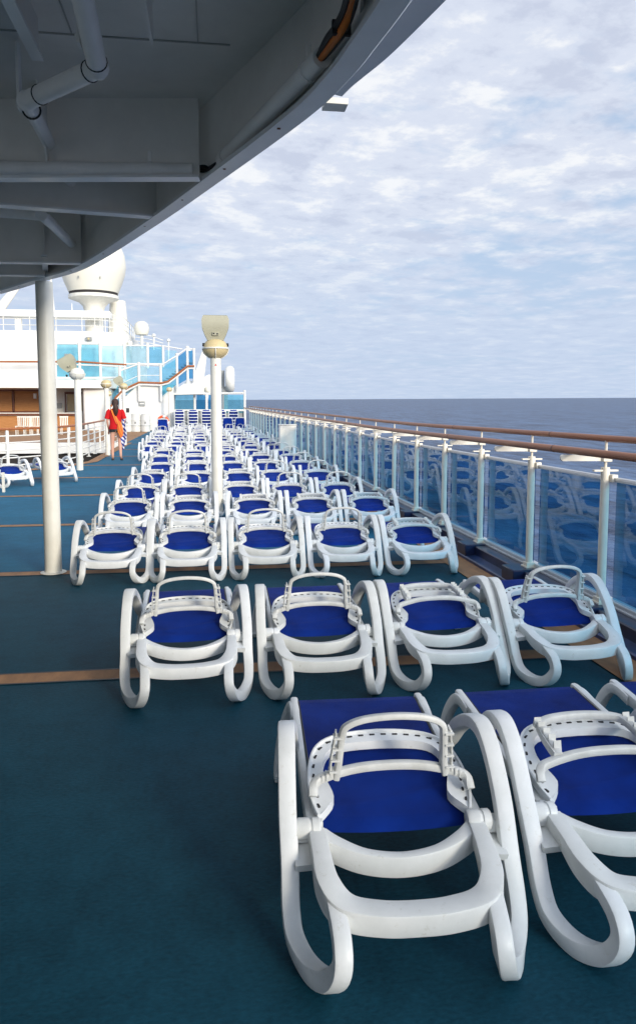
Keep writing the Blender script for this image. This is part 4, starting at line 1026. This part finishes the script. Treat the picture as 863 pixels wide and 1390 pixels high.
RD = {0:(.14,.11),1:(.115,.09),2:(.13,.09),3:(.12,.085),4:(.05,.05),5:(.075,.09),6:(.06,.07),7:(.09,.09),8:(.055,.058),9:(.034,.036),10:(.034,.026),11:(.026,.016),
      12:(.09,.09),13:(.055,.058),14:(.034,.036),15:(.034,.026),16:(.026,.016),17:(.05,.05),18:(.037,.037),19:(.026,.026),20:(.03,.018),21:(.05,.05),22:(.037,.037),23:(.026,.026),24:(.03,.018)}
# fingers
for hb, sx in ((20,-1),(24,1)):
    bx_, by_, bz_ = V[hb]
    for kf, (dx, L_) in enumerate(((-.02,.07),(-.007,.08),(.007,.075),(.02,.06))):
        i0 = len(V); V.append((bx_+dx,by_+.02,bz_-.03)); V.append((bx_+dx,by_+.035,bz_-.03-L_)); E_ += [(hb,i0),(i0,i0+1)]; RD[i0] = (.0085,.0085); RD[i0+1] = (.007,.007)
    i0 = len(V); V.append((bx_-sx*.03,by_+.03,bz_-.005)); V.append((bx_-sx*.035,by_+.05,bz_-.045)); E_ += [(hb,i0),(i0,i0+1)]; RD[i0] = (.0095,.0095); RD[i0+1] = (.008,.008)
me = bpy.data.meshes.new('body'); me.from_pydata(V, E_, []); me.materials.append(M['skin'])
body = bpy.data.objects.new('body', me); col.objects.link(body); body.parent = per
sk = body.modifiers.new('Skin','SKIN'); 
if not me.skin_vertices: pass
sl = me.skin_vertices[0].data if me.skin_vertices else None
if sl is None:
    bpy.context.view_layer.objects.active = body; body.select_set(True); bpy.ops.mesh.customdata_skin_add(); sl = me.skin_vertices[0].data
for i, sv in enumerate(sl): sv.radius = RD[i]; sv.use_root = (i == 0)
sk.use_smooth_shade = True; sb = body.modifiers.new('Sub','SUBSURF'); sb.levels = 2; sb.render_levels = 2
# shirt
m = MB(); m.loft([(0,0,.88,.185,.135),(0,0,.95,.18,.135),(0,0,1.06,.162,.118),(0,0,1.18,.168,.118),(0,0,1.30,.185,.118),(0,0,1.39,.185,.105),(0,.0,1.435,.13,.08),(0,.0,1.465,.07,.062)], 24)
for s_ in (-1,1):
    m.tube([(s_*.14,0,1.395),(s_*.185,-.003,1.36),(s_*.215,-.012,1.25),(s_*.232,-.02,1.17)], [.06,.068,.066,.074], 4, 12)
m.build('t_shirt', M['red'], per)
m = MB(); m.loft([(0,0,.93,.172,.125),(0,0,.88,.178,.13),(0,0,.83,.176,.13)], 20)
for s_ in (-1,1): m.loft([(s_*.09,.0,.86,.093,.12),(s_*.093,.0,.80,.095,.115)], 16)
m.build('shorts', M['black'], per)
# head shape, hair, ponytail
m = MB()
import random as _r
m.lathe([(.01,1.735),(.05,1.728),(.085,1.70),(.098,1.655),(.096,1.60),(.082,1.555),(.05,1.52),(.02,1.50)],(0,.005,0),20,sy=1.12)
m.tube([(0,-.10,1.62),(.005,-.14,1.56),(.01,-.14,1.47),(.012,-.13,1.38),(.01,-.125,1.30),(.008,-.125,1.24)], [.05,.066,.075,.07,.05,.015], 4, 12)
m.build('hair', M['hair'], per)
# face (turned away from the camera)
m = MB(); m.lathe([(.01,1.735),(.06,1.71),(.082,1.66),(.082,1.60),(.068,1.545),(.035,1.51),(.01,1.50)],(0,.035,0),18,sy=1.0)
m.box((0,.125,1.60),(.022,.03,.035)); 
for s_ in (-1,1): m.cyl((s_*.035,.11,1.63),(s_*.035,.121,1.63),.010,n=8,mi=1)
m.box((0,.108,1.555),(.04,.012,.008),mi=2); m.build('face', [M['skin'], M['dark'], M['signred']], per)
# shoes
for (x, y, z, pt) in ((-.10,.045,.0,0),(.143,-.01,.004,0)):
    m = MB(); m.loft([(x,y,z,.040,.125),(x,y,z+.02,.042,.127),(x,y+.01,z+.045,.036,.11)], 18); m.build('shoe', M['dark'], per)
# bag with diagonal strap: held by the person, a thing of its own
bag = empty('shoulder_bag', per.location, .12, 'orange patterned cloth bag hanging across the back of the walking person', 'bag'); bag.scale = per.scale
m = MB(); m.sweep([(-.12,.02,1.45),(-.10,-.10,1.41),(-.05,-.132,1.30),(.02,-.138,1.15),(.08,-.145,1.05)], [.03,.045,.06,.10,.13], .012, (1,0,.4), 5); m.build('strap', M['bag'], bag)
m = MB(); m.loft([(.13,-.15,.64,.02,.02),(.14,-.155,.70,.055,.03),(.13,-.155,.80,.08,.038),(.12,-.15,.92,.08,.035),(.10,-.15,1.04,.055,.02),(.08,-.148,1.09,.045,.012)], 18); m.build('pouch', M['bag'], bag)
tow = MB()
def tf(u, v):
    z = 1.16-.86*v; x = .17+.13*u-.05*v+.02*math.sin(9*v+3*u); y = -.02-.05*math.sin(u*7+v*3)+.04*v
    if v > .8: x += (v-.8)*.15*(.5-u)
    return (x, y-.05, z)
tow.grid(tf, 14, 20); tw = tow.build('towel', M['towel']); tw.location = per.location; tw.rotation_euler = (0,0,.12); tw.scale = per.scale
tag(tw, 'blue and white striped towel held at the right side of the walking person', 'towel')

# ================================================================== LIGHT, WORLD, CAMERA
SUN_EL = R(14); SUN_AZ = R(150)      # azimuth clockwise from the bow (+Y): low sun astern, slightly to starboard
sd = Vector((math.sin(SUN_AZ)*math.cos(SUN_EL), math.cos(SUN_AZ)*math.cos(SUN_EL), math.sin(SUN_EL)))
sl_ = bpy.data.lights.new('sun','SUN'); sl_.energy = 2.9; sl_.angle = R(12); sl_.color = (1,.91,.76)
so = bpy.data.objects.new('sun', sl_); col.objects.link(so); so.rotation_euler = (-sd).to_track_quat('-Z','Y').to_euler()
w = bpy.data.worlds.new('World'); bpy.context.scene.world = w; w.use_nodes = True
N = w.node_tree.nodes; L = w.node_tree.links; bg = N['Background']
sky = N.new('ShaderNodeTexSky'); sky.sky_type = 'NISHITA'; sky.sun_disc = False; sky.sun_elevation = SUN_EL; sky.sun_rotation = SUN_AZ
sky.altitude = 30; sky.air_density = 1; sky.dust_density = 1.5; sky.ozone_density = 1
def math_(op, a, b=None, c=None):
    n = N.new('ShaderNodeMath'); n.operation = op
    for i, q in enumerate((a,b,c)):
        if q is None: continue
        if isinstance(q,(int,float)): n.inputs[i].default_value = q
        else: L.new(q, n.inputs[i])
    return n.outputs[0]
tc = N.new('ShaderNodeTexCoord'); sx = N.new('ShaderNodeSeparateXYZ'); L.new(tc.outputs['Generated'], sx.inputs[0])
zz = math_('MAXIMUM', sx.outputs[2], 0.0); den = math_('ADD', zz, .085)
cb = N.new('ShaderNodeCombineXYZ'); L.new(math_('DIVIDE', sx.outputs[0], den), cb.inputs[0]); L.new(math_('DIVIDE', sx.outputs[1], den), cb.inputs[1])
def wn(sc, det, rough, off=(0,0,0), dist=0, st=(1,1,1)):
    mp = N.new('ShaderNodeMapping'); mp.inputs['Location'].default_value = off; mp.inputs['Scale'].default_value = st; mp.inputs['Rotation'].default_value = (0,0,-.25); L.new(cb.outputs[0], mp.inputs[0])
    n = N.new('ShaderNodeTexNoise'); n.inputs['Scale'].default_value = sc; n.inputs['Detail'].default_value = det; n.inputs['Roughness'].default_value = rough; n.inputs['Distortion'].default_value = dist
    L.new(mp.outputs[0], n.inputs['Vector']); return n.outputs['Fac']
n1 = wn(4.2, 9, .58, (3.1,7.3,0), .15, (1,1,1)); n2 = wn(.7, 5, .5, (1,2,0)); n3 = wn(5.2, 8, .62, (9,1,4), .1, (1,1.05,1))
def ramp(src, stops, interp='EASE'):
    r = N.new('ShaderNodeValToRGB'); r.color_ramp.interpolation = interp; L.new(src, r.inputs[0])
    e = r.color_ramp.elements
    while len(e) < len(stops): e.new(.5)
    for q, (p_, c_) in zip(e, stops): q.position = p_; q.color = c_ if len(c_) == 4 else (*c_,1)
    return r.outputs[0]
cover = ramp(math_('MULTIPLY_ADD', n2, .55, math_('MULTIPLY', n1, .62)), [(.42,(0,0,0)),(.60,(1,1,1))])
cloudc = ramp(n3, [(.34,(.61,.66,.80)),(.50,(.74,.79,.91)),(.66,(.97,.98,1.0))])
skym = N.new('ShaderNodeMix'); skym.data_type = 'RGBA'; skym.blend_type = 'MULTIPLY'; skym.inputs[0].default_value = 1
L.new(sky.outputs[0], skym.inputs['A']); skym.inputs['B'].default_value = (.12,.12,.12,1)
bl = N.new('ShaderNodeMix'); bl.data_type = 'RGBA'; bl.inputs[0].default_value = .72; L.new(skym.outputs['Result'], bl.inputs['A']); bl.inputs['B'].default_value = (.55,.71,.96,1)
mx = N.new('ShaderNodeMix'); mx.data_type = 'RGBA'; L.new(math_('MULTIPLY', cover, .9), mx.inputs[0]); L.new(bl.outputs['Result'], mx.inputs['A']); L.new(cloudc, mx.inputs['B'])
hz = ramp(zz, [(0,(1,1,1)),(.06,(.88,.88,.88)),(.30,(0,0,0))])
mh = N.new('ShaderNodeMix'); mh.data_type = 'RGBA'; L.new(math_('MULTIPLY', hz, .8), mh.inputs[0]); L.new(mx.outputs['Result'], mh.inputs['A']); mh.inputs['B'].default_value = (.53,.65,.85,1)
# brighter cloud around the low sun, behind the photographer
dt = N.new('ShaderNodeVectorMath'); dt.operation = 'DOT_PRODUCT'; L.new(tc.outputs['Generated'], dt.inputs[0]); dt.inputs[1].default_value = sd
glow = math_('MULTIPLY_ADD', math_('POWER', math_('MAXIMUM', dt.outputs['Value'], 0.0), 2.0), 2.0, 1.0)
vm = N.new('ShaderNodeVectorMath'); vm.operation = 'SCALE'; L.new(mh.outputs['Result'], vm.inputs[0]); L.new(glow, vm.inputs['Scale'])
L.new(vm.outputs[0], bg.inputs[0]); bg.inputs[1].default_value = 1.0

cd = bpy.data.cameras.new('camera'); cam = bpy.data.objects.new('camera', cd); col.objects.link(cam)
cam.location = (0,0,EYE); cam.rotation_euler = (math.pi/2-PITCH, 0, -YAW)
cd.sensor_fit = 'VERTICAL'; cd.sensor_height = 36; cd.lens = 36*FPX/1390; cd.shift_y = -45/1390; cd.clip_start = .05; cd.clip_end = 60000
sc = bpy.context.scene; sc.camera = cam
sc.view_settings.view_transform = 'Standard'; sc.view_settings.look = 'None'; sc.view_settings.exposure = 0
